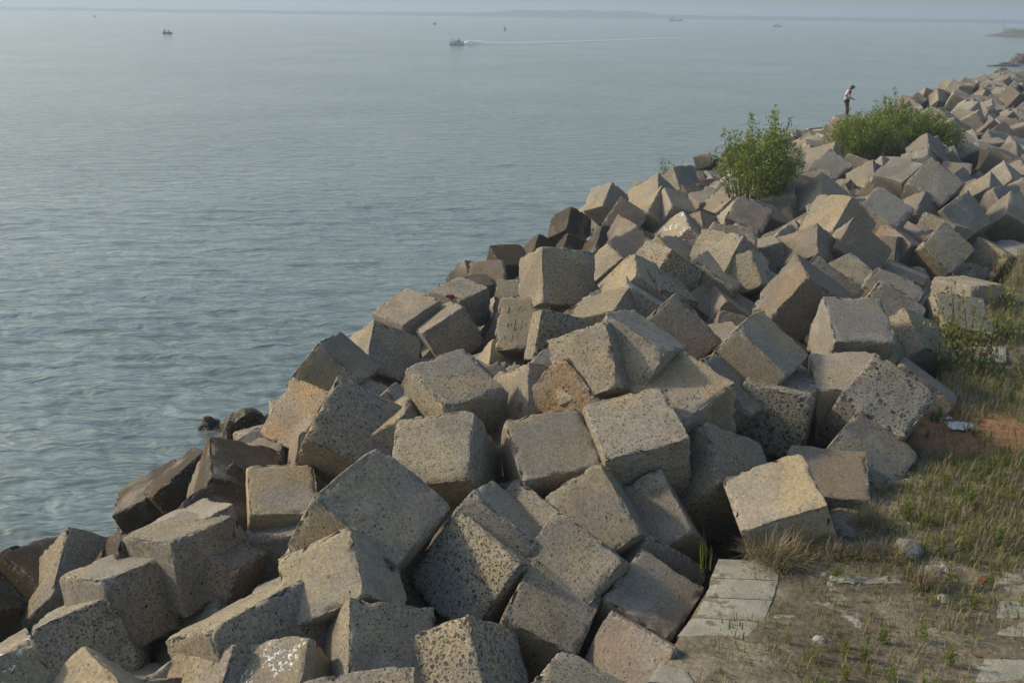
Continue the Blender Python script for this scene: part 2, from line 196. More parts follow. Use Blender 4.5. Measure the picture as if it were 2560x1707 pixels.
(7.75,29.36,3.67,0.586,-0.671,-0.082,-0.447,1.25,1.25,1.25,'s','plain grey smooth cube, first beyond the big purplish cube'),
(11.39,29.19,2.55,0.049,0.266,0.909,-0.316,1.31,1.31,1.31,'q','grey tan sparsely pebbled cube, second seaward of the leafy sapling'),
(8.33,30.66,3.57,-0.372,-0.294,0.821,0.319,1.19,1.19,1.19,'s','plain grey smooth cube, third seaward of the black sided cube'),
(13.56,30.66,2.14,0.506,-0.211,-0.826,0.133,1.31,1.31,1.31,'p','grey brown pebble speckled cube, first seaward of the leafy sapling'),
(8.33,34.54,3.49,0.814,0.273,-0.511,0.053,1.31,1.31,1.31,'r','purplish brown rough cube, seventh seaward of the black sided cube'),
(14.39,32.35,2.08,0.312,0.932,-0.141,-0.123,1.21,1.21,1.21,'p','grey brown pebble speckled cube, first beyond the leafy sapling'),
(12.49,33.54,3.14,-0.386,0.349,0.741,-0.425,1.29,1.29,1.29,'t','warm tan smooth cube, third landward of the black sided cube'),
(13.94,33.57,3.43,0.601,0.702,0.355,0.143,1.22,1.22,1.22,'p','grey brown pebble speckled cube, fourth in front of the grey diamond on the crest'),
(7.94,36.64,3.00,-0.345,0.903,-0.051,-0.250,1.25,1.25,1.25,'s','plain grey smooth cube, fifth landward of the white spotted cube'),
(15.25,35.53,3.41,-0.454,0.426,0.748,-0.229,1.30,1.30,1.30,'r','purplish brown rough cube, third in front of the grey diamond on the crest'),
(10.65,39.08,3.76,0.477,-0.330,0.699,-0.418,1.29,1.29,1.29,'r','purplish brown rough cube, second seaward of the black sided cube'),
(9.47,40.54,3.16,0.618,0.143,0.315,0.706,1.21,1.21,1.21,'s','plain grey smooth cube, 19th landward of the seaward leafy sprig'),
(11.85,40.63,3.70,-0.160,0.589,-0.161,0.776,1.27,1.27,1.27,'q','grey tan sparsely pebbled cube, third beyond the black sided cube'),
(13.11,41.35,3.28,0.716,0.578,0.297,-0.256,1.23,1.23,1.23,'q','grey tan sparsely pebbled cube, first beyond the black sided cube'),
(10.90,42.90,3.27,-0.279,0.193,0.604,0.721,1.19,1.19,1.19,'p','grey brown pebble speckled cube, sixth seaward of the black sided cube'),
(9.61,43.56,2.70,0.770,0.546,0.331,-0.003,1.25,1.25,1.25,'p','grey brown pebble speckled cube, 14th landward of the seaward leafy sprig'),
(12.50,44.47,3.53,0.012,0.146,0.735,-0.662,1.30,1.30,1.30,'r','purplish brown rough cube, sixth beyond the black sided cube'),
(18.79,42.42,3.18,0.810,-0.048,-0.485,0.325,1.22,1.22,1.22,'r','purplish brown rough cube, third landward of the grey diamond on the crest'),
(14.56,44.14,3.98,-0.343,0.745,0.260,0.509,1.24,1.24,1.24,'r','purplish brown rough cube, seventh beyond the black sided cube'),
(11.87,45.65,3.64,-0.113,-0.599,0.167,0.774,1.28,1.28,1.28,'t','warm tan smooth cube, eleventh beyond the black sided cube'),
(10.95,46.46,3.16,0.975,0.200,-0.098,0.018,1.23,1.23,1.23,'s','plain grey smooth cube, 20th landward of the seaward leafy sprig'),
(9.95,46.41,2.41,0.016,-0.333,-0.464,0.820,1.20,1.20,1.20,'t','warm tan smooth cube, 13rd landward of the seaward leafy sprig'),
(21.06,42.71,3.29,-0.334,0.351,-0.320,0.815,1.30,1.30,1.30,'t','warm tan smooth cube, ninth landward of the grey diamond on the crest'),
(18.61,43.81,3.34,0.787,-0.428,0.444,0.017,1.31,1.31,1.31,'p','grey brown pebble speckled cube, first landward of the grey diamond on the crest'),
(17.14,44.49,3.78,0.887,0.438,-0.080,0.124,1.23,1.23,1.23,'q','grey tan sparsely pebbled cube, first seaward of the grey diamond on the crest'),
(13.71,46.18,3.99,-0.452,0.011,0.811,0.372,1.32,1.32,1.32,'t','warm tan smooth cube, eighth beyond the black sided cube'),
(10.77,47.77,2.78,0.846,-0.238,0.318,-0.354,1.28,1.28,1.28,'s','plain grey smooth cube, 16th landward of the seaward leafy sprig'),
(20.70,43.92,3.54,0.445,0.120,0.860,0.218,1.28,1.28,1.28,'s','plain grey smooth cube, seventh landward of the grey diamond on the crest'),
(19.32,45.72,3.42,0.936,0.291,-0.043,-0.192,1.25,1.25,1.25,'q','grey tan sparsely pebbled cube, second landward of the grey diamond on the crest'),
(13.38,48.42,3.62,0.075,0.901,-0.401,-0.148,1.25,1.25,1.25,'s','plain grey smooth cube, tenth beyond the black sided cube'),
(22.06,45.82,3.47,0.661,-0.197,0.441,-0.574,1.21,1.21,1.21,'p','grey brown pebble speckled cube, twelfth in front of the far rosy cube'),
(13.89,49.50,3.56,0.328,0.871,0.356,-0.087,1.28,1.28,1.28,'t','warm tan smooth cube, ninth beyond the black sided cube'),
(10.25,51.59,1.57,-0.184,0.879,-0.425,0.117,1.24,1.24,1.24,'s','plain grey smooth cube, fifth landward of the seaward leafy sprig'),
(8.91,51.68,1.35,-0.094,-0.035,0.991,0.087,1.27,1.27,1.27,'d','dark brown sea stained cube, first in front of the seaward leafy sprig'),
(13.52,52.21,2.94,0.026,-0.215,0.313,0.925,1.31,1.31,1.31,'r','purplish brown rough cube, 14th beyond the black sided cube'),
(11.19,53.37,1.87,-0.233,-0.190,-0.639,0.708,1.22,1.22,1.22,'s','plain grey smooth cube, eighth landward of the seaward leafy sprig'),
(10.04,54.27,1.27,-0.122,-0.131,0.572,0.801,1.27,1.27,1.27,'d','dark brown sea stained cube, second landward of the seaward leafy sprig'),
(15.20,53.17,3.46,-0.238,0.665,0.693,0.145,1.25,1.25,1.25,'t','warm tan smooth cube, twelfth beyond the black sided cube'),
(21.23,52.94,3.84,0.158,0.781,-0.109,-0.594,1.21,1.21,1.21,'q','grey tan sparsely pebbled cube, fourth beyond the grey diamond on the crest'),
(19.54,53.49,4.15,0.924,-0.209,-0.107,0.301,1.26,1.26,1.26,'t','warm tan smooth cube, twelfth beyond the grey diamond on the crest'),
(18.69,54.34,3.90,-0.023,0.203,0.951,-0.232,1.22,1.22,1.22,'t','warm tan smooth cube, fifth seaward of the grey diamond on the crest'),
(17.53,54.51,3.74,0.589,-0.199,-0.748,-0.235,1.21,1.21,1.21,'q','grey tan sparsely pebbled cube, 17th beyond the black sided cube'),
(16.17,55.37,3.37,0.546,0.341,-0.740,-0.196,1.20,1.20,1.20,'t','warm tan smooth cube, 13rd beyond the black sided cube'),
(10.43,57.98,0.96,0.200,0.268,0.738,-0.587,1.29,1.29,1.29,'d','dark brown sea stained cube, first landward of the seaward leafy sprig'),
(24.78,52.47,3.52,0.865,-0.325,-0.122,-0.362,1.24,1.24,1.24,'r','purplish brown rough cube, tenth in front of the far rosy cube'),
(24.23,54.36,3.43,0.298,0.141,-0.038,0.943,1.31,1.31,1.31,'t','warm tan smooth cube, fifth landward of the grey diamond on the crest'),
(22.05,55.15,3.77,-0.389,0.905,0.092,-0.146,1.20,1.20,1.20,'r','purplish brown rough cube, fifth beyond the grey diamond on the crest'),
(20.80,56.17,4.09,-0.040,-0.454,-0.452,0.767,1.28,1.28,1.28,'r','purplish brown rough cube, 13rd beyond the grey diamond on the crest'),
(18.82,56.93,3.97,0.375,0.128,-0.617,0.680,1.25,1.25,1.25,'r','purplish brown rough cube, seventh seaward of the grey diamond on the crest'),
(26.13,54.57,3.57,-0.056,0.117,-0.220,0.967,1.29,1.29,1.29,'s','plain grey smooth cube, eighth in front of the far rosy cube'),
(23.89,55.71,3.46,0.531,-0.107,-0.503,-0.674,1.31,1.31,1.31,'q','grey tan sparsely pebbled cube, eighth beyond the grey diamond on the crest'),
(22.71,56.24,3.94,0.032,0.971,0.161,0.175,1.21,1.21,1.21,'s','plain grey smooth cube, seventh beyond the grey diamond on the crest'),
(20.53,57.38,3.92,0.507,0.617,-0.011,0.602,1.20,1.20,1.20,'q','grey tan sparsely pebbled cube, 20th beyond the grey diamond on the crest'),
(19.29,58.20,3.99,-0.337,0.920,-0.038,-0.196,1.19,1.19,1.19,'s','plain grey smooth cube, eighth seaward of the grey diamond on the crest'),
(17.94,58.62,3.26,-0.148,0.227,0.190,0.944,1.22,1.22,1.22,'s','plain grey smooth cube, 15th beyond the black sided cube'),
(16.81,59.38,2.97,0.202,0.062,0.955,0.210,1.26,1.26,1.26,'t','warm tan smooth cube, 16th beyond the black sided cube'),
(25.46,56.23,3.46,0.013,0.094,0.733,-0.673,1.28,1.28,1.28,'s','plain grey smooth cube, ninth in front of the far rosy cube'),
(21.98,58.11,4.13,-0.298,0.297,-0.587,0.692,1.26,1.26,1.26,'t','warm tan smooth cube, 14th beyond the grey diamond on the crest'),
(20.75,58.51,4.23,0.569,-0.714,-0.406,-0.043,1.26,1.26,1.26,'r','purplish brown rough cube, 25th beyond the grey diamond on the crest'),
(13.06,62.64,0.89,0.516,0.188,0.293,0.783,1.21,1.21,1.21,'d','dark brown sea stained cube, seventh landward of the seaward leafy sprig'),
(24.99,57.98,3.52,0.385,-0.608,0.694,-0.015,1.19,1.19,1.19,'t','warm tan smooth cube, eleventh beyond the grey diamond on the crest'),
(23.61,58.47,3.99,-0.037,-0.119,0.872,-0.474,1.23,1.23,1.23,'t','warm tan smooth cube, tenth beyond the grey diamond on the crest'),
(22.59,59.41,4.11,0.540,0.461,0.372,0.598,1.32,1.32,1.32,'q','grey tan sparsely pebbled cube, 16th beyond the grey diamond on the crest'),
(19.35,60.93,3.54,-0.097,0.600,0.663,0.437,1.24,1.24,1.24,'r','purplish brown rough cube, 20th beyond the black sided cube'),
(26.50,58.43,3.47,0.592,-0.143,-0.652,0.452,1.21,1.21,1.21,'s','plain grey smooth cube, seventh in front of the far rosy cube'),
(25.53,59.19,3.60,0.679,-0.178,0.671,0.240,1.18,1.18,1.18,'r','purplish brown rough cube, 17th beyond the grey diamond on the crest'),
(24.48,59.90,4.06,0.451,-0.265,-0.302,0.797,1.19,1.19,1.19,'t','warm tan smooth cube, 15th beyond the grey diamond on the crest'),
(20.98,61.17,3.94,0.151,0.948,0.231,-0.157,1.27,1.27,1.27,'t','warm tan smooth cube, 28th beyond the grey diamond on the crest'),
(18.97,62.59,3.21,0.001,0.916,0.401,-0.007,1.30,1.30,1.30,'r','purplish brown rough cube, 19th beyond the black sided cube'),
(13.88,64.99,0.80,0.621,-0.017,-0.516,0.590,1.20,1.20,1.20,'d','dark brown sea stained cube, twelfth landward of the seaward leafy sprig'),
(22.53,62.34,4.12,0.420,0.699,-0.067,0.575,1.26,1.26,1.26,'t','warm tan smooth cube, 24th beyond the grey diamond on the crest'),
(13.67,66.52,0.62,-0.144,0.697,-0.688,-0.143,1.21,1.21,1.21,'d','dark brown sea stained cube, sixth landward of the seaward leafy sprig'),
(28.03,61.11,3.29,0.658,-0.439,-0.293,-0.537,1.20,1.20,1.20,'r','purplish brown rough cube, sixth in front of the far rosy cube'),
(25.73,62.03,3.84,0.568,-0.791,0.179,0.142,1.22,1.22,1.22,'s','plain grey smooth cube, 18th beyond the grey diamond on the crest'),
(24.52,62.55,4.13,0.371,-0.310,0.874,0.052,1.19,1.19,1.19,'q','grey tan sparsely pebbled cube, 19th beyond the grey diamond on the crest'),
(17.30,65.88,1.84,0.892,-0.425,-0.062,0.145,1.25,1.25,1.25,'r','purplish brown rough cube, 18th beyond the black sided cube'),
(14.11,67.65,0.70,0.569,-0.494,0.609,-0.249,1.29,1.29,1.29,'d','dark brown sea stained cube, ninth landward of the seaward leafy sprig'),
(25.80,63.19,4.10,0.514,-0.119,0.666,0.527,1.22,1.22,1.22,'s','plain grey smooth cube, 21st beyond the grey diamond on the crest'),
(24.07,64.45,4.17,0.869,-0.285,0.114,0.388,1.20,1.20,1.20,'t','warm tan smooth cube, 23rd beyond the grey diamond on the crest'),
(15.70,68.18,0.87,0.647,-0.392,-0.288,-0.587,1.29,1.29,1.29,'d','dark brown sea stained cube, 17th landward of the seaward leafy sprig'),
(15.28,72.84,0.37,0.652,0.528,-0.134,0.528,1.21,1.21,1.21,'d','dark brown sea stained cube, tenth landward of the seaward leafy sprig'),
(28.62,67.57,3.99,0.596,-0.633,-0.093,0.486,1.21,1.21,1.21,'q','grey tan sparsely pebbled cube, eighth seaward of the far rosy cube'),
(18.03,72.72,1.09,0.571,-0.732,-0.373,0.016,1.30,1.30,1.30,'d','dark brown sea stained cube, 22nd beyond the black sided cube'),
(16.78,73.45,0.68,0.977,0.057,-0.019,0.206,1.30,1.30,1.30,'d','dark brown sea stained cube, 18th landward of the seaward leafy sprig'),
(32.16,67.28,3.22,0.119,0.837,0.511,0.151,1.29,1.29,1.29,'t','warm tan smooth cube, third in front of the far rosy cube'),
(26.40,69.90,3.99,-0.427,0.218,0.567,0.669,1.24,1.24,1.24,'s','plain grey smooth cube, 26th beyond the grey diamond on the crest'),
(16.43,75.07,0.49,0.173,0.453,0.744,-0.459,1.29,1.29,1.29,'d','dark brown sea stained cube, 15th landward of the seaward leafy sprig'),
(26.26,71.62,3.94,0.134,0.979,0.146,0.052,1.32,1.32,1.32,'r','purplish brown rough cube, 27th beyond the grey diamond on the crest'),
(15.98,76.91,0.18,0.383,0.035,-0.297,0.874,1.23,1.23,1.23,'d','dark brown sea stained cube, eleventh landward of the seaward leafy sprig'),
(32.81,70.02,3.24,0.147,-0.286,-0.544,0.775,1.30,1.30,1.30,'r','purplish brown rough cube, second in front of the far rosy cube'),
(20.14,76.09,1.06,0.512,-0.410,-0.755,-0.018,1.30,1.30,1.30,'d','dark brown sea stained cube, 21st beyond the black sided cube'),
(30.92,72.45,4.02,-0.475,0.712,-0.193,-0.480,1.29,1.29,1.29,'s','plain grey smooth cube, seventh seaward of the far rosy cube'),
(33.54,72.29,3.46,0.179,-0.298,0.690,0.635,1.21,1.21,1.21,'t','warm tan smooth cube, first in front of the far rosy cube'),
(32.71,73.94,3.63,0.822,0.100,-0.521,0.207,1.31,1.31,1.31,'r','purplish brown rough cube, fourth seaward of the far rosy cube'),
(34.29,77.37,3.74,0.941,0.110,-0.241,-0.209,1.31,1.31,1.31,'s','plain grey smooth cube, second seaward of the far rosy cube'),
(20.94,84.23,0.51,0.545,0.061,0.781,-0.299,1.28,1.28,1.28,'d','dark brown sea stained cube, 21st landward of the seaward leafy sprig'),
(34.64,80.48,3.82,0.235,0.230,0.420,0.846,1.19,1.19,1.19,'r','purplish brown rough cube, fifth seaward of the far rosy cube'),
(35.99,80.70,3.77,0.864,-0.336,-0.365,0.090,1.30,1.30,1.30,'s','plain grey smooth cube, first seaward of the far rosy cube'),
(37.02,84.69,3.94,0.542,0.074,0.377,0.748,1.26,1.26,1.26,'q','grey tan sparsely pebbled cube, third seaward of the far rosy cube'),
]
FAR=[
(6.55,36.69,2.42,0.10,-0.37,-0.55,0.74,0.95),
(3.50,24.72,3.75,0.25,-0.29,-0.13,0.91,1.33),
(5.71,37.55,2.92,-0.50,0.79,-0.36,0.09,1.10),
(7.67,62.22,-0.13,-0.28,-0.37,-0.13,0.88,1.27),
(-5.96,12.69,0.72,0.40,0.78,-0.36,0.30,1.19),
(-4.79,14.54,0.84,0.16,0.57,-0.17,0.79,1.30),
(-6.10,14.86,0.19,0.40,0.91,-0.03,-0.11,1.28),
(0.42,12.75,1.80,0.33,0.16,0.72,0.59,1.24),
(-1.84,13.77,1.52,-0.48,0.06,0.86,0.17,1.20),
(0.24,15.09,2.54,0.74,-0.28,0.62,-0.04,1.24),
(3.42,16.12,2.75,-0.25,0.83,0.48,-0.16,1.26),
(-0.92,19.44,2.75,-0.32,0.86,-0.03,-0.41,1.24),
(4.99,18.14,2.54,0.52,-0.07,-0.07,-0.85,1.27),
(6.17,18.32,2.27,0.18,-0.49,-0.52,0.67,1.23),
(5.28,18.99,3.16,0.84,-0.40,-0.37,-0.05,1.29),
(4.10,19.40,3.24,0.81,0.08,-0.49,0.32,1.20),
(-1.76,22.34,1.77,0.87,-0.40,-0.13,0.27,1.26),
(-3.19,23.10,1.47,0.31,0.66,0.56,0.41,1.30),
(5.11,20.37,3.15,-0.35,0.48,0.27,0.76,1.31),
(-0.15,22.81,1.59,0.80,-0.38,-0.09,-0.46,1.27),
(-1.20,23.11,1.74,0.25,-0.59,0.21,0.74,1.27),
(-1.97,23.78,1.41,-0.27,0.50,0.82,0.03,1.25),
(5.98,20.62,2.83,0.88,0.11,0.05,0.47,1.31),
(5.45,21.20,3.48,-0.24,-0.08,-0.43,0.87,1.22),
(3.86,23.17,2.78,0.38,0.32,-0.33,0.80,1.28),
(2.24,24.22,2.96,0.60,0.29,0.73,0.16,1.19),
(-0.49,26.46,0.72,0.54,-0.17,-0.71,-0.41,1.29),
(-1.14,27.07,0.29,0.83,0.20,0.13,-0.51,1.32),
(0.45,27.09,2.04,-0.24,-0.61,0.64,0.40,1.26),
(10.10,25.07,2.76,0.25,0.82,-0.37,0.36,1.29),
(8.08,26.26,3.18,0.38,0.25,0.71,0.53,1.22),
(9.71,26.63,2.97,0.31,0.31,0.02,0.90,1.28),
(-0.19,31.21,0.85,-0.23,0.65,0.11,0.71,1.21),
(-0.27,32.39,0.71,-0.50,-0.23,0.81,-0.19,1.31),
(11.45,27.64,2.29,0.95,-0.30,-0.10,0.01,1.25),
(6.74,30.11,3.42,0.81,-0.27,0.30,-0.43,1.30),
(5.09,31.23,2.99,-0.06,0.67,0.68,-0.28,1.19),
(9.20,31.62,3.58,-0.02,-0.12,0.96,-0.26,1.22),
(5.32,33.30,2.37,-0.19,-0.21,0.32,0.91,1.20),
(5.94,34.33,2.20,-0.33,0.69,-0.08,0.64,1.24),
(0.66,36.46,0.48,0.74,-0.55,-0.33,0.21,1.25),
(9.83,33.46,3.45,0.45,0.69,0.55,-0.11,1.21),
(7.01,34.79,2.69,0.86,-0.22,-0.46,-0.02,1.24),
(4.92,36.92,1.95,-0.16,0.80,-0.55,0.20,1.25),
(10.81,35.09,3.55,0.17,-0.12,0.36,0.91,1.26),
(12.36,37.42,3.10,0.22,-0.10,0.63,0.74,1.19),
(7.20,39.52,2.29,0.02,0.71,0.41,0.58,1.29),
(11.97,38.78,3.45,0.44,0.59,0.56,-0.38,1.22),
(3.37,42.74,0.41,0.47,0.78,-0.26,0.32,1.21),
(13.26,38.82,3.13,0.36,0.58,-0.36,0.64,1.30),
(17.56,38.14,3.20,0.61,-0.68,0.38,-0.15,1.26),
(12.99,40.12,2.95,0.11,-0.07,0.95,0.27,1.32),
(19.66,39.16,3.59,0.31,-0.65,0.68,0.13,1.26),
(4.43,47.09,0.26,0.86,0.49,-0.11,-0.14,1.25),
(10.44,45.13,2.51,0.65,0.42,-0.17,-0.61,1.24),
(16.07,43.93,4.00,-0.43,0.53,0.40,0.61,1.21),
(3.01,49.74,0.18,-0.31,-0.45,0.69,-0.47,1.25),
(9.46,48.44,1.82,0.08,0.32,0.71,0.62,1.26),
(4.62,50.57,0.36,0.81,-0.12,0.32,-0.48,1.20),
(12.72,47.40,3.47,0.45,0.56,0.45,0.53,1.29),
(10.53,50.19,1.85,0.21,-0.23,0.86,-0.41,1.27),
(3.61,53.06,-0.01,0.72,-0.65,-0.17,-0.18,1.20),
(9.55,52.99,1.38,0.33,-0.56,0.49,0.58,1.31),
(22.74,47.80,3.29,0.50,-0.34,0.09,0.79,1.26),
(20.25,49.36,3.61,0.24,0.56,0.12,0.78,1.29),
(19.81,50.54,4.01,-0.39,0.33,0.73,0.45,1.26),
(13.02,53.71,2.31,0.76,0.25,-0.46,0.39,1.25),
(11.77,54.49,1.77,0.79,-0.20,0.30,0.50,1.26),
(10.72,55.41,1.22,-0.28,0.06,0.48,0.83,1.24),
(22.36,50.50,2.29,0.83,-0.25,-0.25,0.43,1.25),
(20.31,51.84,3.90,-0.40,-0.15,0.53,0.73,1.27),
(13.47,55.50,1.96,0.02,0.54,0.62,0.57,1.31),
(25.39,50.88,3.36,-0.35,0.56,-0.21,0.72,1.31),
(12.95,57.10,1.73,0.85,0.06,-0.49,0.20,1.27),
(24.02,52.88,2.33,0.76,-0.02,0.57,0.32,1.22),
(20.42,54.55,3.96,0.15,0.48,-0.21,0.84,1.20),
(16.99,56.51,3.27,0.40,0.20,0.80,-0.40,1.23),
(11.44,59.27,0.77,0.87,-0.19,0.20,0.41,1.29),
(25.58,53.50,3.33,-0.08,0.62,-0.31,0.72,1.25),
(16.58,58.14,3.06,0.15,0.53,0.82,0.17,1.30),
(11.47,61.73,0.46,0.23,-0.28,0.89,0.27,1.28),
(23.09,57.44,3.76,-0.03,0.23,0.96,-0.18,1.25),
(17.67,60.25,3.09,0.57,-0.32,-0.38,0.65,1.19),
(15.47,62.53,1.51,0.81,0.07,-0.12,0.57,1.23),
(22.14,60.81,4.04,0.28,0.26,0.85,0.37,1.24),
(17.43,62.93,2.35,-0.03,0.12,0.37,0.92,1.31),
(16.48,63.47,1.80,0.50,0.18,0.47,0.71,1.22),
(15.21,64.13,1.32,0.46,-0.33,-0.14,0.81,1.19),
(26.93,59.76,3.49,0.22,0.28,-0.06,0.93,1.20),
(23.76,61.18,3.90,0.54,0.04,-0.82,0.16,1.27),
(21.46,62.87,3.84,0.88,-0.15,0.42,-0.18,1.28),
(22.99,64.88,3.89,0.67,-0.68,0.05,0.29,1.30),
(20.23,66.25,2.77,-0.42,0.65,-0.62,-0.11,1.22),
(17.14,67.32,1.38,0.52,0.12,-0.04,0.85,1.24),
(23.93,67.21,3.77,-0.30,0.94,-0.12,0.04,1.27),
(22.77,67.67,3.42,0.26,0.72,0.34,-0.54,1.20),
(15.86,71.19,0.50,0.18,-0.55,0.69,-0.43,1.26),
(25.41,67.70,3.98,0.01,-0.55,0.82,-0.15,1.26),
(17.40,71.74,0.74,0.74,-0.07,-0.67,0.06,1.31),
(24.85,69.62,3.68,0.45,-0.26,0.75,-0.40,1.19),
(22.71,70.36,2.91,-0.25,0.51,0.73,-0.38,1.22),
(19.51,71.93,1.52,0.15,0.22,0.72,-0.63,1.24),
(24.34,71.13,3.29,-0.17,0.27,-0.47,0.82,1.22),
(21.87,72.08,2.48,0.62,-0.13,0.63,0.45,1.18),
(18.72,74.13,1.04,0.81,0.23,-0.55,-0.01,1.31),
(32.87,68.42,3.28,0.87,0.25,-0.06,0.42,1.22),
(31.51,68.67,3.21,0.61,0.75,0.13,-0.21,1.23),
(21.17,73.69,1.78,0.95,0.25,0.03,0.18,1.32),
(17.97,75.52,0.62,-0.35,0.70,-0.62,0.01,1.26),
(31.27,70.72,3.45,0.43,-0.13,0.06,0.89,1.31),
(23.37,74.56,2.48,-0.31,0.21,-0.43,0.82,1.20),
(34.03,70.38,3.36,0.53,0.78,-0.15,0.28,1.30),
(32.76,71.26,3.14,-0.02,-0.30,0.58,0.76,1.31),
(27.09,74.06,3.84,0.22,0.33,-0.51,0.77,1.23),
(21.45,76.46,1.20,0.58,-0.09,-0.59,0.56,1.30),
(19.01,77.91,0.70,-0.05,-0.08,0.93,-0.34,1.30),
(34.73,71.89,3.56,-0.34,-0.55,-0.48,0.59,1.25),
(21.02,78.43,1.09,0.39,-0.09,0.73,0.55,1.30),
(19.93,78.76,0.75,0.01,-0.15,0.53,0.84,1.25),
(18.86,79.54,0.41,-0.31,0.47,-0.22,0.80,1.23),
(17.72,80.01,0.18,0.61,0.61,0.32,-0.40,1.26),
(31.50,74.56,3.95,-0.13,0.68,0.63,-0.35,1.25),
(23.46,78.32,1.76,-0.27,0.40,0.85,0.21,1.28),
(20.59,79.87,0.77,-0.45,0.44,0.03,0.78,1.30),
(35.48,73.97,3.51,-0.06,0.67,-0.28,0.68,1.22),
(33.49,75.34,3.48,-0.31,0.56,0.72,0.25,1.22),
(28.01,77.95,3.39,0.63,-0.05,0.15,0.76,1.19),
(25.67,78.96,2.30,-0.14,-0.47,0.65,0.58,1.20),
(23.03,80.06,1.25,0.66,0.64,-0.14,0.37,1.30),
(19.52,81.75,0.44,0.71,0.44,-0.36,-0.42,1.25),
(18.61,82.69,0.14,0.25,-0.24,-0.56,0.75,1.25),
(34.96,75.77,3.17,-0.36,0.84,-0.15,-0.37,1.27),
(22.84,81.76,0.96,0.21,0.41,0.49,0.74,1.22),
(19.15,83.83,0.09,0.09,0.39,0.91,0.07,1.21),
(36.59,76.24,3.52,0.83,0.01,-0.01,-0.56,1.22),
(35.58,77.00,3.37,-0.46,0.65,-0.37,0.47,1.22),
(35.41,78.39,3.40,-0.38,0.67,0.17,-0.62,1.23),
(34.08,79.24,3.68,0.57,0.65,-0.48,0.12,1.19),
(22.55,84.47,0.48,0.72,-0.25,-0.04,-0.65,1.30),
(32.37,81.47,2.92,0.61,0.25,0.63,0.42,1.20),
(23.08,85.96,0.48,0.57,0.61,-0.51,0.21,1.32),
(22.07,86.55,0.28,0.33,0.04,0.74,-0.59,1.20),
(23.61,87.22,0.66,0.55,-0.39,0.68,0.28,1.26),
(38.96,80.86,3.52,0.31,-0.20,0.87,0.34,1.25),
(37.83,81.76,3.26,0.83,0.48,-0.21,-0.18,1.30),
(35.70,82.41,3.77,0.59,-0.08,-0.68,-0.42,1.31),
(23.62,90.00,0.12,0.30,0.77,0.46,-0.33,1.30),
(22.30,90.24,-0.06,-0.49,0.75,-0.44,-0.08,1.25),
(25.61,90.39,0.51,0.67,-0.06,-0.74,0.09,1.29),
(23.16,91.74,-0.07,-0.09,-0.23,0.90,-0.36,1.21),
(39.80,87.64,3.59,0.64,-0.04,0.63,-0.43,1.26),
(38.75,88.29,3.99,-0.41,0.78,-0.03,0.48,1.20),
(40.96,90.90,3.67,0.70,-0.09,0.59,-0.40,1.20),
(42.23,93.12,3.75,0.65,0.60,0.44,-0.14,1.22),
(41.95,94.96,3.81,-0.38,0.60,0.34,0.62,1.22),
(43.91,95.40,3.69,0.83,0.35,-0.44,0.04,1.31),
(44.67,96.57,3.63,-0.24,0.63,-0.16,0.72,1.30),
(46.11,98.52,3.53,-0.07,-0.40,0.91,0.12,1.23),
]
INS65=[[(0.22, -0.194, -0.5), (0.305, -0.166, -0.5), (0.365, -0.137, -0.5)], [(0.187, -0.287, -0.5), (0.199, -0.274, -0.5), (0.229, -0.278, -0.5), (0.246, -0.307, -0.5), (0.227, -0.338, -0.5), (0.189, -0.332, -0.5), (0.177, -0.308, -0.5), (0.187, -0.287, -0.5)], [(0.249, -0.303, -0.5), (0.283, -0.274, -0.5)], [(0.279, -0.251, -0.5), (0.304, -0.232, -0.5), (0.331, -0.24, -0.5), (0.342, -0.275, -0.5), (0.328, -0.299, -0.5), (0.299, -0.295, -0.5), (0.282, -0.267, -0.5), (0.279, -0.251, -0.5)], [(0.178, -0.203, -0.5), (0.201, -0.176, -0.5)], [(0.232, -0.088, -0.5), (0.273, -0.048, -0.5)], [(0.258, 0.01, -0.5), (0.296, 0.052, -0.5), (0.321, 0.046, -0.5), (0.357, -0.007, -0.5)], [(0.285, 0.039, -0.5), (0.299, 0.031, -0.5)], [(0.203, 0.24, -0.5), (0.199, 0.208, -0.5), (0.214, 0.187, -0.5), (0.243, 0.183, -0.5)], [(0.209, 0.246, -0.5), (0.239, 0.242, -0.5), (0.269, 0.219, -0.5)], [(0.291, 0.197, -0.5), (0.325, 0.193, -0.5), (0.341, 0.219, -0.5), (0.338, 0.252, -0.5)], [(0.236, 0.11, -0.5), (0.267, 0.142, -0.5)], [(0.334, 0.37, -0.5), (0.37, 0.3, -0.5)], [(-0.44, -0.367, -0.5), (-0.399, -0.334, -0.5)], [(-0.403, -0.362, -0.5), (-0.351, -0.359, -0.5), (-0.293, -0.35, -0.5)], [(-0.388, -0.285, -0.5), (-0.348, -0.251, -0.5)], [(-0.41, -0.179, -0.5), (-0.371, -0.19, -0.5), (-0.331, -0.19, -0.5)], [(-0.397, -0.146, -0.5), (-0.363, -0.114, -0.5)], [(-0.414, -0.065, -0.5), (-0.339, -0.072, -0.5), (-0.302, -0.075, -0.5)], [(-0.387, 0.103, -0.5), (-0.335, 0.091, -0.5), (-0.266, 0.088, -0.5)], [(-0.355, 0.033, -0.5), (-0.342, 0.084, -0.5)], [(-0.351, 0.195, -0.5), (-0.323, 0.219, -0.5)], [(0.318, -0.339, -0.5), (0.33, -0.344, -0.5)]]
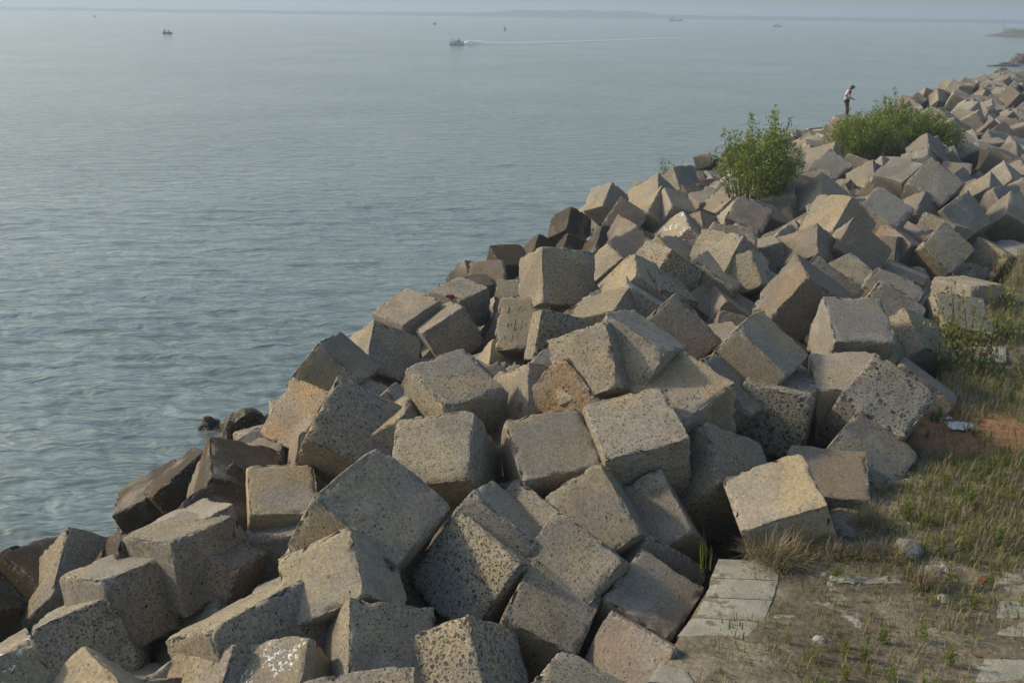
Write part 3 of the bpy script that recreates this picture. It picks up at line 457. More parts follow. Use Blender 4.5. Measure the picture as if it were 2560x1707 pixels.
INS52=[[(0.28, -0.307, 0.5), (0.3, -0.181, 0.5)], [(0.045, -0.309, 0.5), (0.083, -0.274, 0.5), (0.1, -0.234, 0.5), (0.098, -0.208, 0.5)], [(0.03, -0.246, 0.5), (0.031, -0.212, 0.5), (0.043, -0.186, 0.5)], [(-0.137, -0.346, 0.5), (-0.134, -0.307, 0.5)], [(-0.151, -0.253, 0.5), (-0.2, -0.275, 0.5), (-0.23, -0.274, 0.5), (-0.223, -0.224, 0.5), (-0.198, -0.212, 0.5)], [(-0.319, -0.34, 0.5), (-0.311, -0.261, 0.5), (-0.305, -0.202, 0.5)], [(0.143, -0.046, 0.5), (0.152, 0.056, 0.5), (0.166, 0.141, 0.5), (0.133, 0.129, 0.5), (0.109, 0.09, 0.5)], [(0.015, -0.04, 0.5), (0.032, 0.125, 0.5)], [(-0.022, 0.041, 0.5), (-0.081, 0.019, 0.5)], [(-0.065, 0.029, 0.5), (-0.061, 0.121, 0.5)], [(-0.168, -0.021, 0.5), (-0.142, 0.123, 0.5), (-0.16, 0.14, 0.5), (-0.186, 0.091, 0.5)], [(0.277, 0.02, 0.5), (0.283, 0.072, 0.5)], [(0.22, 0.008, 0.5), (0.22, 0.054, 0.5)], [(0.18, 0.22, 0.5), (0.187, 0.345, 0.5)], [(0.325, 0.23, 0.5), (0.327, 0.289, 0.5)], [(0.081, 0.196, 0.5), (0.083, 0.295, 0.5)], [(-0.111, 0.207, 0.5), (-0.104, 0.331, 0.5)]]
SLABL=[[[2.88, 12.82], [3.72, 12.78]], [[2.69, 12.31], [3.6, 12.26]], [[2.53, 11.83], [3.41, 11.77]], [[2.28, 11.35], [3.18, 11.27]], [[2.03, 10.93], [2.98, 10.88]]]
SLAB5=[[3.32, 11.49], [3.66, 11.48], [3.55, 11.03], [3.11, 11.02]]
SLAB6=[[1.75, 10.33], [2.04, 10.21], [2.1, 9.94], [1.56, 9.96]]
SLABR=[[[6.93, 13.04], [7.53, 13.12]], [[6.72, 12.64], [7.33, 12.69]], [[6.52, 12.21], [7.13, 12.27]], [[6.31, 11.81], [6.92, 11.85]], [[6.09, 11.38], [6.72, 11.42]], [[5.86, 10.96], [6.52, 11.01]], [[5.57, 10.51], [6.3, 10.56]], [[5.27, 10.06], [6.07, 10.09]]]
SLABF=[[[10.46, 22.57], [11.29, 22.63]], [[10.22, 22.07], [11.04, 22.08]], [[9.88, 21.53], [10.77, 21.48]]]
STONES=[([3.75, 10.87, 3.11], 0.1, 'w'), ([5.58, 13.01, 3.11], 0.3, 'g'), ([6.24, 13.14, 3.11], 0.17, 'g'), ([6.32, 12.29, 3.11], 0.12, 'b'), ([4.9, 13.56, 3.11], 0.2, 'g'), ([6.08, 12.77, 3.11], 0.06, 'w'), ([4.24, 12.41, 3.11], 0.07, 'w'), ([5.52, 10.57, 3.11], 0.08, 'b'), ([5.59, 11.8, 3.11], 0.14, 'w'), ([4.25, 12.14, 3.11], 0.08, 'w'), ([6.18, 12.06, 3.11], 0.09, 'd'), ([5.95, 11.83, 3.11], 0.1, 'd'), ([5.74, 12.51, 3.11], 0.16, 'g')]
RUBBLE=[[4.43, 12.22, 3.11], [4.72, 12.21, 3.11], [5.0, 12.21, 3.11], [5.21, 12.26, 3.11]]
LITTER=[[8.27, 17.77, 3.11], [8.07, 18.25, 3.11], [5.84, 12.55, 3.11]]
SHRUB=[([3.66, 12.77, 3.11], 0.62, 0.5), ([4.46, 12.94, 3.11], 0.35, 0.32), ([5.33, 13.81, 3.11], 0.42, 0.42), ([5.28, 12.82, 3.11], 0.34, 0.34), ([5.43, 12.1, 3.11], 0.35, 0.4), ([4.93, 12.88, 3.11], 0.3, 0.3)]
RED=[8.25, 17.74, 3.11]
SAPLING=[9.58, 21.3, 3.11]
BLADES=[2.65, 12.75, 3.11]
CAM=[0, 0, 10.287]
STEMS=[[10.66, 34.29, 5.38], [10.65, 33.66, 5.22], [11.15, 34.29, 5.13], [11.65, 34.29, 5.28], [10.66, 35.56, 5.27], [11.72, 24.77, 4.08], [12.37, 29.21, 3.64], [8.86, 21.59, 3.9], [13.57, 30.48, 3.91]]
BUSH1=[8.87, 38.1, 4.26]
BUSH2=[[15.86, 49.53, 4.4], [17.25, 50.8, 4.45], [19.24, 52.07, 4.48], [20.39, 52.7, 4.27], [20.83, 50.8, 4.38]]
SPRIG=[7.95, 53.72, 2.66]
PERSON=[17.88, 57.15, 5.15]
PERSONH=[17.7, 57.15, 6.72]
CROW=[30.22, 76.2, 4.26]
BUNDLE=[39.5, 83.82, 5.08]
BAGS=[[42.78, 99.06, 3.18], [42.15, 93.98, 3.3], [37.97, 88.9, 3.28], [39.99, 96.52, 2.89], [47.92, 109.22, 2.97]]
ROWBOAT=[-141.59, 439.46, 0.0]
SPEEDBOAT=[-19.05, 343.48, 0.0]
REDBUOY=[-65.42, 873.35, 0.0]
GREENBUOY=[-6.61, 633.11, 0.0]
TRAWLER=[245.56, 1673.67, 0.0]
LAUNCH=[248.33, 1039.37, 0.0]
DINGHY=[-439.46, 1134.08, 0.0]
WAKE=[[-16.81, 344.47, 0.0], [-13.27, 359.14, 0.0], [-8.67, 361.23, 0.0], [0.01, 372.22, 0.0], [16.07, 394.9, 0.0], [43.95, 440.72, 0.0], [73.82, 487.87, 0.0]]
LWAKE=[[254.25, 1138.11, 0.0], [252.25, 1072.42, 0.0], [286.85, 1123.12, 0.0]]
JETTY=[[286.86, 662.07, 0.0], [291.55, 653.93, 0.0], [291.67, 623.13, 0.0], [309.74, 595.86, 0.0]]
MAST=[307.26, 685.95, 0.0]
REEF=[[109.17, 244.26, 0.0], [111.97, 246.87, 0.0], [113.1, 245.32, 0.0], [121.34, 259.21, 0.0], [91.95, 202.94, 0.0]]
ROCK=[-7.68, 24.74, 0.0]
FOAM=[[-8.04, 25.39, 0.0], [-7.67, 24.4, 0.0], [-9.02, 18.64, 0.0], [-8.58, 18.25, 0.0], [-8.96, 25.59, 0.0], [-8.66, 25.45, 0.0]]
SHORE=[[-1700.33, 2448.83], [-1160.76, 2448.83], [-585.23, 2448.83], [-261.49, 2448.83], [-9.69, 2448.83], [314.05, 2448.83], [368.0, 2448.83], [637.78, 2448.83], [1141.38, 2448.83], [1716.91, 2448.83]]
PACKET=([-1.846, 29.633, 2.243], [-0.01, -0.17, 0.99])
CAMMAT=[[0.999912, -0.013299, -0.0], [0.004011, 0.301563, -0.953438], [0.01268, 0.953353, 0.30159]]
SUNE=2.5
EXPO=0.42
SKYS=.122
HAZED=0.00072
HAZEC=(.68,.82,.97,1)
import bpy, bmesh, math, random
import numpy as np
from mathutils import Vector, Matrix, Quaternion, noise
U=1.27
random.seed(5); RNG=np.random.default_rng(5)
SC=bpy.context.scene; COL=SC.collection
AX=np.array([math.sin(math.radians(26)),math.cos(math.radians(26))]); AN=np.array([-AX[1],AX[0]])
# ------------------------------------------------------------------ helpers
def link(o,parent=None):
    COL.objects.link(o)
    if parent is not None: o.parent=parent
    return o
def tag(o,label=None,cat=None,group=None,kind=None):
    if label: o['label']=label
    if cat: o['category']=cat
    if group: o['group']=group
    if kind: o['kind']=kind
    return o
def mesh_obj(name,verts,faces,mat=None,parent=None,smooth=False):
    me=bpy.data.meshes.new(name); me.from_pydata([tuple(v) for v in verts],[],[tuple(f) for f in faces]); me.update()
    if mat:
        for m in (mat if isinstance(mat,(list,tuple)) else [mat]): me.materials.append(m)
    if smooth: me.polygons.foreach_set('use_smooth',[True]*len(me.polygons))
    return link(bpy.data.objects.new(name,me),parent)
def empty(name,loc,rz=0):
    o=bpy.data.objects.new(name,None); o.location=loc; o.rotation_euler=(0,0,rz); o.empty_display_size=.2
    return link(o)
def fbm(p,oct=4):
    return noise.fractal(Vector(p),1.0,2.0,oct,noise_basis='PERLIN_ORIGINAL')
class MB:
    def __init__(s): s.v=[];s.f=[]
    def add(s,v,f):
        n=len(s.v); s.v+= [tuple(x) for x in v]; s.f+=[tuple(i+n for i in q) for q in f]
    def box(s,c,d,rot=None,taper=1.):
        c=Vector(c);h=[x/2 for x in d];vs=[]
        for z in (-1,1):
            k=taper if z>0 else 1
            for x,y in((-1,-1),(1,-1),(1,1),(-1,1)):
                v=Vector((x*h[0]*k,y*h[1]*k,z*h[2]))
                if rot is not None: v=rot@v
                vs.append(c+v)
        s.add(vs,[(3,2,1,0),(4,5,6,7),(0,1,5,4),(1,2,6,5),(2,3,7,6),(3,0,4,7)])
    def tube(s,pts,rad,n=6,cap=True):
        rings=[];pts=[Vector(p) for p in pts]
        for i,p in enumerate(pts):
            t=(pts[min(i+1,len(pts)-1)]-pts[max(i-1,0)]).normalized()
            a=t.orthogonal().normalized();b=t.cross(a)
            r=rad[i] if hasattr(rad,'__len__') else rad
            rings.append([p+a*r*math.cos(2*math.pi*k/n)+b*r*math.sin(2*math.pi*k/n) for k in range(n)])
        v=[q for r in rings for q in r];f=[]
        for i in range(len(rings)-1):
            for k in range(n): f.append((i*n+k,i*n+(k+1)%n,(i+1)*n+(k+1)%n,(i+1)*n+k))
        if cap: f.append(tuple(range(n-1,-1,-1)));f.append(tuple((len(rings)-1)*n+k for k in range(n)))
        s.add(v,f)
    def ell(s,c,r,rot=None,nu=12,nv=8):
        c=Vector(c);v=[];f=[]
        for i in range(nv+1):
            th=math.pi*i/nv
            for k in range(nu):
                ph=2*math.pi*k/nu
                p=Vector((r[0]*math.sin(th)*math.cos(ph),r[1]*math.sin(th)*math.sin(ph),r[2]*math.cos(th)))
                if rot is not None: p=rot@p
                v.append(c+p)
        for i in range(nv):
            for k in range(nu): f.append((i*nu+k,(i+1)*nu+k,(i+1)*nu+(k+1)%nu,i*nu+(k+1)%nu))
        s.add(v,f)
    def build(s,name,mat,parent=None,smooth=False): return mesh_obj(name,s.v,s.f,mat,parent,smooth)
# ------------------------------------------------------------------ materials
def newmat(name):
    m=bpy.data.materials.new(name); m.use_nodes=True; nt=m.node_tree; nt.nodes.clear()
    return m,nt
class NT:
    def __init__(s,nt): s.nt=nt
    def n(s,t,**kw):
        nd=s.nt.nodes.new(t)
        for k,v in kw.items():
            if k.startswith('i_'): nd.inputs[k[2:].replace('_',' ')].default_value=v
            else: setattr(nd,k,v)
        return nd
    def L(s,a,b): s.nt.links.new(a,b)
    def val(s,x):
        return x
    def math(s,op,a,b=None,clamp=False):
        nd=s.nt.nodes.new('ShaderNodeMath'); nd.operation=op; nd.use_clamp=clamp
        for i,x in enumerate((a,b)):
            if x is None: continue
            if isinstance(x,(int,float)): nd.inputs[i].default_value=x
            else: s.L(x,nd.inputs[i])
        return nd.outputs[0]
    def ramp(s,fac,lo,hi,a=0.,b=1.,interp='SMOOTHSTEP'):
        nd=s.nt.nodes.new('ShaderNodeMapRange'); nd.interpolation_type=interp; nd.clamp=True if interp=='LINEAR' else nd.clamp
        s.L(fac,nd.inputs[0]); 
        for i,x in zip((1,2,3,4),(lo,hi,a,b)):
            if isinstance(x,(int,float)): nd.inputs[i].default_value=x
            else: s.L(x,nd.inputs[i])
        return nd.outputs[0]
    def mix(s,fac,a,b,blend='MIX'):
        nd=s.nt.nodes.new('ShaderNodeMix'); nd.data_type='RGBA'; nd.blend_type=blend; nd.clamp_factor=True
        for i,x in ((0,fac),(6,a),(7,b)):
            if isinstance(x,(int,float)): nd.inputs[i].default_value=x
            elif isinstance(x,tuple): nd.inputs[i].default_value=(*x,1) if len(x)==3 else x
            else: s.L(x,nd.inputs[i])
        return nd.outputs[2]
    def noise(s,vec,scale,detail=4,rough=.55,dist=0.):
        nd=s.nt.nodes.new('ShaderNodeTexNoise'); nd.inputs['Scale'].default_value=scale; nd.inputs['Detail'].default_value=detail
        nd.inputs['Roughness'].default_value=rough; nd.inputs['Distortion'].default_value=dist
        if vec is not None: s.L(vec,nd.inputs['Vector'])
        return nd.outputs['Fac'],nd.outputs['Color']
    def vor(s,vec,scale,feature='F1',rand=1.):
        nd=s.nt.nodes.new('ShaderNodeTexVoronoi'); nd.feature=feature; nd.inputs['Scale'].default_value=scale; nd.inputs['Randomness'].default_value=rand
        if vec is not None: s.L(vec,nd.inputs['Vector'])
        return nd
    def bsdf(s,color,rough=.85,normal=None,spec=.3,**kw):
        b=s.nt.nodes.new('ShaderNodeBsdfPrincipled')
        for i,x in (('Base Color',color),('Roughness',rough),('Specular IOR Level',spec)):
            if isinstance(x,(int,float)): b.inputs[i].default_value=x
            elif isinstance(x,tuple): b.inputs[i].default_value=(*x,1)
            else: s.L(x,b.inputs[i])
        if normal is not None: s.L(normal,b.inputs['Normal'])
        o=s.nt.nodes.new('ShaderNodeOutputMaterial'); s.L(b.outputs[0],o.inputs['Surface'])
        return b,o
    def bump(s,h,strength=.5,dist=.01,normal=None):
        nd=s.nt.nodes.new('ShaderNodeBump'); nd.inputs['Strength'].default_value=strength; nd.inputs['Distance'].default_value=dist
        s.L(h,nd.inputs['Height'])
        if normal is not None: s.L(normal,nd.inputs['Normal'])
        return nd.outputs[0]
def simple(name,col,rough=.7,var=.15,scale=8.,spec=.3,bump=0.):
    m,nt=newmat(name); N=NT(nt); tc=N.n('ShaderNodeTexCoord').outputs['Object']
    f,_=N.noise(tc,scale,4); lo=tuple(c*(1-var) for c in col); hi=tuple(min(1,c*(1+var)) for c in col)
    c=N.mix(N.ramp(f,.3,.7),lo,hi)
    N.bsdf(c,rough,N.bump(f,.5,bump) if bump else None,spec)
    return m
def concrete(name='concrete',lime=False):
    m,nt=newmat(name); N=NT(nt)
    oi=N.n('ShaderNodeObjectInfo'); tc=N.n('ShaderNodeTexCoord').outputs['Object']
    geo=N.n('ShaderNodeNewGeometry'); att=N.n('ShaderNodeAttribute',attribute_name='wear')
    off=N.n('ShaderNodeVectorMath',operation='ADD'); sc=N.n('ShaderNodeVectorMath',operation='SCALE')
    cr=N.n('ShaderNodeCombineXYZ'); 
    r=oi.outputs['Random']
    N.L(N.math('MULTIPLY',r,37.),cr.inputs[0]);N.L(N.math('MULTIPLY',r,91.3),cr.inputs[1]);N.L(N.math('MULTIPLY',r,53.7),cr.inputs[2])
    N.L(tc,off.inputs[0]);N.L(cr.outputs[0],off.inputs[1]); P=off.outputs[0]
    big,bigc=N.noise(P,1.3,3,.5); mid,_=N.noise(P,4.5,5,.6); fine,_=N.noise(P,70,3,.6); grit,_=N.noise(P,26,4,.65)
    tint=oi.outputs['Color']; dens=oi.outputs['Alpha']
    # tone drift over the faces: grey weathering and tan staining
    hsv=N.n('ShaderNodeHueSaturation'); N.L(tint,hsv.inputs['Color']); hsv.inputs['Saturation'].default_value=.62; hsv.inputs['Value'].default_value=.86
    hs2=N.n('ShaderNodeHueSaturation'); N.L(tint,hs2.inputs['Color']); hs2.inputs['Saturation'].default_value=1.08; hs2.inputs['Value'].default_value=1.07
    base=N.mix(N.ramp(big,.38,.62),hsv.outputs[0],hs2.outputs[0])
    base=N.mix(N.ramp(mid,.35,.75,0,.5),base,(0.8,0.77,0.74,1),'MULTIPLY')
    sep=N.n('ShaderNodeSeparateColor'); N.L(bigc,sep.inputs[0])
    base=N.mix(N.ramp(sep.outputs[1],.53,.66,0,.40),base,(.135,.115,.095))          # dark weather stains
    base=N.mix(N.ramp(sep.outputs[2],.56,.7,0,.35),base,(.40,.37,.31))             # pale bleached patches
    base=N.mix(.55,base,N.mix(N.ramp(grit,.3,.72,0,1),(.55,.53,.5),(1.3,1.3,1.3)),'MULTIPLY')
    base=N.mix(.45,base,N.mix(N.ramp(fine,.3,.7),(.6,.6,.6),(1.35,1.35,1.35)),'MULTIPLY')
    # exposed aggregate: angular dark pebbles, in patches and along worn edges
    wob=N.n('ShaderNodeVectorMath',operation='ADD'); wsc=N.n('ShaderNodeVectorMath',operation='SCALE'); _,nc=N.noise(P,22,2)
    N.L(nc,wsc.inputs[0]); wsc.inputs['Scale'].default_value=.045; N.L(P,wob.inputs[0]);N.L(wsc.outputs[0],wob.inputs[1]); W=wob.outputs[0]
    patch=N.math('ADD',N.math('MULTIPLY',N.ramp(big,.35,.65),.5),N.math('MULTIPLY',att.outputs['Fac'],.62))
    amt=N.math('MULTIPLY',N.math('MINIMUM',dens,1.0),N.math('ADD',patch,.55))
    pebs=None;hs=None
    for scl,rad in ((9.5,.40),(17,.40),(28,.42),(47,.45)):
        v=N.vor(W,scl); sp=N.n('ShaderNodeSeparateColor'); N.L(v.outputs['Color'],sp.inputs[0])
        on=N.math('LESS_THAN',sp.outputs[0],N.math('MULTIPLY',amt,N.ramp(dens,1.35,1.45)) if scl<10 else N.math('MULTIPLY',amt,N.ramp(dens,.55,.8,.12,1.)) if scl<20 else amt)
        rr=N.math('ADD',N.math('MULTIPLY',sp.outputs[1],rad*.6),rad*.42)
        k=N.math('MULTIPLY',on,N.ramp(N.math('SUBTRACT',rr,v.outputs['Distance']),-.03,.05))
        shade=N.mix(sp.outputs[2],(.012,.015,.020),(.085,.09,.095))
        shade=N.mix(N.math('GREATER_THAN',sp.outputs[1],.86),shade,(.20,.13,.08))
        base=N.mix(N.math('MULTIPLY',k,.9),base,shade)
        hs=k if hs is None else N.math('MAXIMUM',hs,k)
    # air holes
    pv=N.vor(P,60); ps=N.n('ShaderNodeSeparateColor');N.L(pv.outputs['Color'],ps.inputs[0])
    pore=N.math('MULTIPLY',N.math('LESS_THAN',ps.outputs[0],.07),N.ramp(pv.outputs['Distance'],.32,.2))
    base=N.mix(N.math('MULTIPLY',pore,.8),base,(.05,.045,.04))
    # worn rims carry lighter broken mortar in places
    base=N.mix(N.math('MULTIPLY',N.math('MULTIPLY',att.outputs['Fac'],N.ramp(grit,.5,.62)),.45),base,(.42,.39,.33))
    if lime:
        ln,_=N.noise(P,3.2,3); lv,_=N.noise(P,17,3,.7)
        k=N.math('MULTIPLY',N.ramp(ln,.5,.62),N.ramp(lv,.54,.6))
        base=N.mix(k,base,(.78,.78,.76))
    # tide mark: algae and oysters by height above the water
    sx=N.n('ShaderNodeSeparateXYZ'); N.L(geo.outputs['Position'],sx.inputs[0]); wn,_=N.noise(geo.outputs['Position'],1.1,4)
    hh=N.math('ADD',sx.outputs[2],N.math('MULTIPLY',N.math('SUBTRACT',wn,.5),1.5))
    base=N.mix(N.ramp(hh,.65,1.45,.8,0),base,(.085,.070,.042))
    base=N.mix(N.ramp(hh,.35,.85,.92,0),base,(.028,.024,.013))
    ov=N.vor(geo.outputs['Position'],9); os_=N.n('ShaderNodeSeparateColor');N.L(ov.outputs['Color'],os_.inputs[0])
    oy=N.math('MULTIPLY',N.math('MULTIPLY',N.math('LESS_THAN',os_.outputs[0],.35),N.ramp(ov.outputs['Distance'],.42,.3)),N.ramp(hh,.3,.75,1,0))
    base=N.mix(N.math('MULTIPLY',oy,.8),base,(.22,.17,.07))
    h=N.math('ADD',N.math('MULTIPLY',grit,.5),N.math('MULTIPLY',fine,.28))
    h=N.math('ADD',h,N.math('MULTIPLY',hs,.35)); h=N.math('SUBTRACT',h,N.math('MULTIPLY',pore,.6)); h=N.math('ADD',h,N.math('MULTIPLY',mid,.8))
    N.bsdf(base,N.ramp(hh,.3,1.,.6,.9),N.bump(h,.75,.02),.25)
    return m
def leafmat(name,col,col2,trans=.35):
    m,nt=newmat(name); N=NT(nt); g=N.n('ShaderNodeNewGeometry')
    c=N.mix(g.outputs['Random Per Island'],col,col2)
    b,o=N.bsdf(c,.5,None,.3)
    t=N.n('ShaderNodeBsdfTranslucent'); N.L(N.mix(.5,c,(.25,.32,.04)),t.inputs['Color'])
    mx=N.n('ShaderNodeMixShader'); mx.inputs[0].default_value=trans; N.L(b.outputs[0],mx.inputs[1]);N.L(t.outputs[0],mx.inputs[2]);N.L(mx.outputs[0],o.inputs['Surface'])
    return m
CONC=concrete(); CONCL=concrete('concrete_limed',True)
# ------------------------------------------------------------------ camera
cam=bpy.data.cameras.new('camera'); co=link(bpy.data.objects.new('camera',cam))
cam.sensor_width=36; cam.lens=2600/2560*36; cam.clip_start=.1; cam.clip_end=20000
co.matrix_world=Matrix.Translation(CAM)@Matrix(CAMMAT).to_4x4()
cam.dof.use_dof=True; cam.dof.focus_distance=19.; cam.dof.aperture_fstop=2.6
SC.camera=co
# ------------------------------------------------------------------ light
SUN=Vector((-.82,.20,.52)).normalized(); elev=math.asin(SUN.z)
w=bpy.data.worlds.new('World'); SC.world=w; w.use_nodes=True; nt=w.node_tree; nt.nodes.clear()
sky=nt.nodes.new('ShaderNodeTexSky'); sky.sky_type='NISHITA'; sky.sun_disc=False; sky.sun_elevation=elev; sky.sun_rotation=math.atan2(SUN.x,SUN.y)
sky.air_density=1.2; sky.dust_density=2.2; sky.ozone_density=1.; sky.altitude=0
bg=nt.nodes.new('ShaderNodeBackground'); bg.inputs[1].default_value=SKYS
ow=nt.nodes.new('ShaderNodeOutputWorld'); nt.links.new(sky.outputs[0],bg.inputs[0]); nt.links.new(bg.outputs[0],ow.inputs[0])
sl=bpy.data.lights.new('sun','SUN'); sl.energy=SUNE; sl.angle=math.radians(4); sl.color=(1,.86,.64)
so=link(bpy.data.objects.new('sun',sl)); so.rotation_euler=SUN.to_track_quat('Z','Y').to_euler()
SC.view_settings.view_transform='Standard'; SC.view_settings.look='None'; SC.view_settings.exposure=EXPO; SC.view_settings.gamma=1
SC.render.film_transparent=False
SC.cycles.use_denoising=True; SC.cycles.max_bounces=6; SC.cycles.volume_bounces=0; SC.cycles.transparent_max_bounces=8
SC.cycles.caustics_reflective=False; SC.cycles.caustics_refractive=False; SC.cycles.sample_clamp_indirect=6; SC.cycles.sample_clamp_direct=2.2
# ------------------------------------------------------------------ water
def water():
    m,nt=newmat('sea_water'); N=NT(nt); g=N.n('ShaderNodeNewGeometry'); P=g.outputs['Position']
    mp=N.n('ShaderNodeMapping'); mp.inputs['Scale'].default_value=(.50,1.45,1); mp.inputs['Rotation'].default_value=(0,0,math.radians(-8)); N.L(P,mp.inputs['Vector'])
    a,_=N.noise(mp.outputs[0],1.6,4,.6,.3); b,_=N.noise(mp.outputs[0],.42,3,.55,.2); c,_=N.noise(mp.outputs[0],5.5,3,.6)
    h=N.math('ADD',N.math('MULTIPLY',a,.045),N.math('ADD',N.math('MULTIPLY',b,.13),N.math('MULTIPLY',c,.004)))
    big,_=N.noise(P,.02,4,.55)
    col=N.mix(N.ramp(big,.35,.65),(.126,.170,.156),(.150,.192,.178))
    gst,_=N.noise(P,.035,3,.6,.5); h2,_=N.noise(mp.outputs[0],.9,3,.6,.4)
    hb=N.bump(N.math('MULTIPLY',N.math('ADD',h,N.math('MULTIPLY',h2,.30)),N.ramp(gst,.25,.75,.7,1.25)),1.,1.05)
    wb,_=N.bsdf(col,N.ramp(gst,.3,.7,.10,.16),hb,.6); wb.inputs['IOR'].default_value=1.55
    rs=[8.];
    while rs[-1]<9000: rs.append(rs[-1]*(1.0055 if rs[-1]<60 else 1.012 if rs[-1]<260 else 1.06))
    an=np.concatenate([np.linspace(-100,-42,30)[:-1],np.linspace(-42,34,470),np.linspace(34,100,24)[1:]])
    R=np.array(rs);T=np.radians(an)
    X=np.outer(R,np.sin(T));Y=np.outer(R,np.cos(T))
    Z=np.zeros_like(X); rg=np.random.default_rng(11)
    for i in range(54):
        wl=.42*(1.062**i); th=math.radians(rg.normal(252,24)); k=2*math.pi/wl; ph=rg.uniform(0,6.28)
        am=(.021*wl if wl<1.0 else .021*1.0*(1.0/wl)**.6)*rg.uniform(.4,1.2)
        arg=k*(X*math.cos(th)+Y*math.sin(th))+ph+1.3*np.sin(.33*X+.12*Y+i*1.7)+.8*np.sin(.9*X-.4*Y+i)
        grp=.55+.45*np.sin(.23*X*math.cos(i)+.31*Y*math.sin(i)+i*2.1)
        fade=np.clip((wl/(R*.0055*3.2))-.6,0,1)[:,None]
        Z+=am*grp*(np.sin(arg)+.30*np.sin(2*arg+1.2))*fade
    nr,na=X.shape; V=np.stack([X,Y,Z],-1).reshape(-1,3).astype(np.float32)
    I=np.arange(nr*na).reshape(nr,na); F=np.stack([I[:-1,:-1],I[:-1,1:],I[1:,1:],I[1:,:-1]],-1).reshape(-1,4)[:,::-1]
    me=bpy.data.meshes.new('sea_water'); me.vertices.add(len(V)); me.vertices.foreach_set('co',V.ravel())
    me.loops.add(F.size); me.loops.foreach_set('vertex_index',F.ravel().astype(np.int32)); me.polygons.add(len(F))
    me.polygons.foreach_set('loop_start',np.arange(0,F.size,4,dtype=np.int32)); me.polygons.foreach_set('loop_total',np.full(len(F),4,np.int32))
    me.polygons.foreach_set('use_smooth',np.ones(len(F),bool)); me.update(); me.validate(); me.materials.append(m)
    o=link(bpy.data.objects.new('sea_water',me)); tag(o,'grey green rippled sea water reaching the hazy horizon','sea',kind='structure')
water()
# ------------------------------------------------------------------ ground: sheet behind the blocks and rubble core under them
GZ=3.11
def gh(s,t):   # ground height in metres at (s,t) in block units
    te=float(np.interp(s,[10.,11.5,14,20,26,33,60],[2.3,1.6,1.05,.55,-.05,-.5,-1.2]))
    z=GZ+.10*fbm((s*.35,t*.35,1.7),3)*(1 if s>7 else .6); d=t-te
    if d>0:
        c=float(np.interp(t,[-2,2,3,4,6,8,10,12,14.5,17,20],[1.75,1.6,1.8,2.3,2.3,1.4,.3,-.8,-1.7,-3.2,-4]))-float(np.interp(s,[9.5,11.5],[.8,0]))*float(np.interp(t,[2,3.5,7,9],[.6,1,1,.6]))+.12*fbm((s*.8,t*.8,4),2)
        k=min(1,d/.3); z=z*(1-k)+c*k
    return z
def st(s,t):
    sh=0 if s<80 else (s-80)*.19
    p=(AX*s+AN*(t-sh))*U; return p[0],p[1]
def sheet(name,ss,ts,mat):
    v=[];f=[]
    for s in ss:
        for t in ts:
            x,y=st(s,t); v.append((x,y,gh(s,t)))
    n=len(ts)
    for i in range(len(ss)-1):
        for j in range(n-1): f.append((i*n+j,(i+1)*n+j,(i+1)*n+j+1,i*n+j+1))
    return mesh_obj(name,v,f,mat,None,True)
def soil():
    m,nt=newmat('sandy_soil'); N=NT(nt); P=N.n('ShaderNodeNewGeometry').outputs['Position']
    a,_=N.noise(P,.55,4,.6); b,_=N.noise(P,2.3,5,.65); c,_=N.noise(P,14,4,.6); d,_=N.noise(P,60,2)
    col=N.mix(N.ramp(b,.36,.64),(.135,.115,.078),(.265,.225,.155))
    col=N.mix(N.ramp(a,.42,.60,0,.75),col,(.098,.083,.055))
    e,_=N.noise(P,1.05,5,.7,.4)
    col=N.mix(N.ramp(e,.60,.68,0,.85),col,(.36,.335,.29))            # dried cement spills
    vd=N.n('ShaderNodeVectorMath',operation='DISTANCE'); N.L(P,vd.inputs[0]); vd.inputs[1].default_value=RED
    col=N.mix(N.math('MULTIPLY',N.ramp(vd.outputs['Value'],.8,2.0,1,0),N.ramp(b,.3,.55,.6,1.)),col,(.30,.155,.075))   # red laterite sand
    col=N.mix(.5,col,N.mix(N.ramp(c,.3,.7),(.5,.5,.5),(1.45,1.42,1.4)),'MULTIPLY')
    v=N.vor(P,16); vs=N.n('ShaderNodeSeparateColor');N.L(v.outputs['Color'],vs.inputs[0])
    k=N.math('MULTIPLY',N.math('LESS_THAN',vs.outputs[0],.10),N.ramp(v.outputs['Distance'],.34,.24))
    col=N.mix(k,col,N.mix(vs.outputs[1],(.05,.05,.055),(.30,.28,.25)))
    h=N.math('ADD',N.math('MULTIPLY',b,1.),N.math('ADD',N.math('MULTIPLY',c,.35),N.math('ADD',N.math('MULTIPLY',d,.08),N.math('MULTIPLY',k,.4))))
    N.bsdf(col,.95,N.bump(h,.9,.06),.15); return m
SOIL=soil()
ss=list(np.arange(-8,46,.5))+list(np.arange(46,100,2))+list(np.arange(100,320,12)); ts=[-120,-60,-30,-16,-9,-6,-4.5]+list(np.arange(-3.5,-1.4,.4))+list(np.arange(-1.4,2.91,.1))
tag(sheet('ground',ss,ts,SOIL),'sandy weedy ground beside the pile of concrete cubes','ground',kind='structure')
core=simple('rubble_gap_shade',(.055,.045,.032),.95,.5,3.,.1,.05)  # rubble under the cubes, its colour darkened so the gaps look shaded
tag(sheet('rubble_slope',ss,[2.9]+list(np.arange(3.5,20.2,.7)),core),'rubble slope under the concrete cubes, coloured dark to shade the gaps','slope',kind='structure')
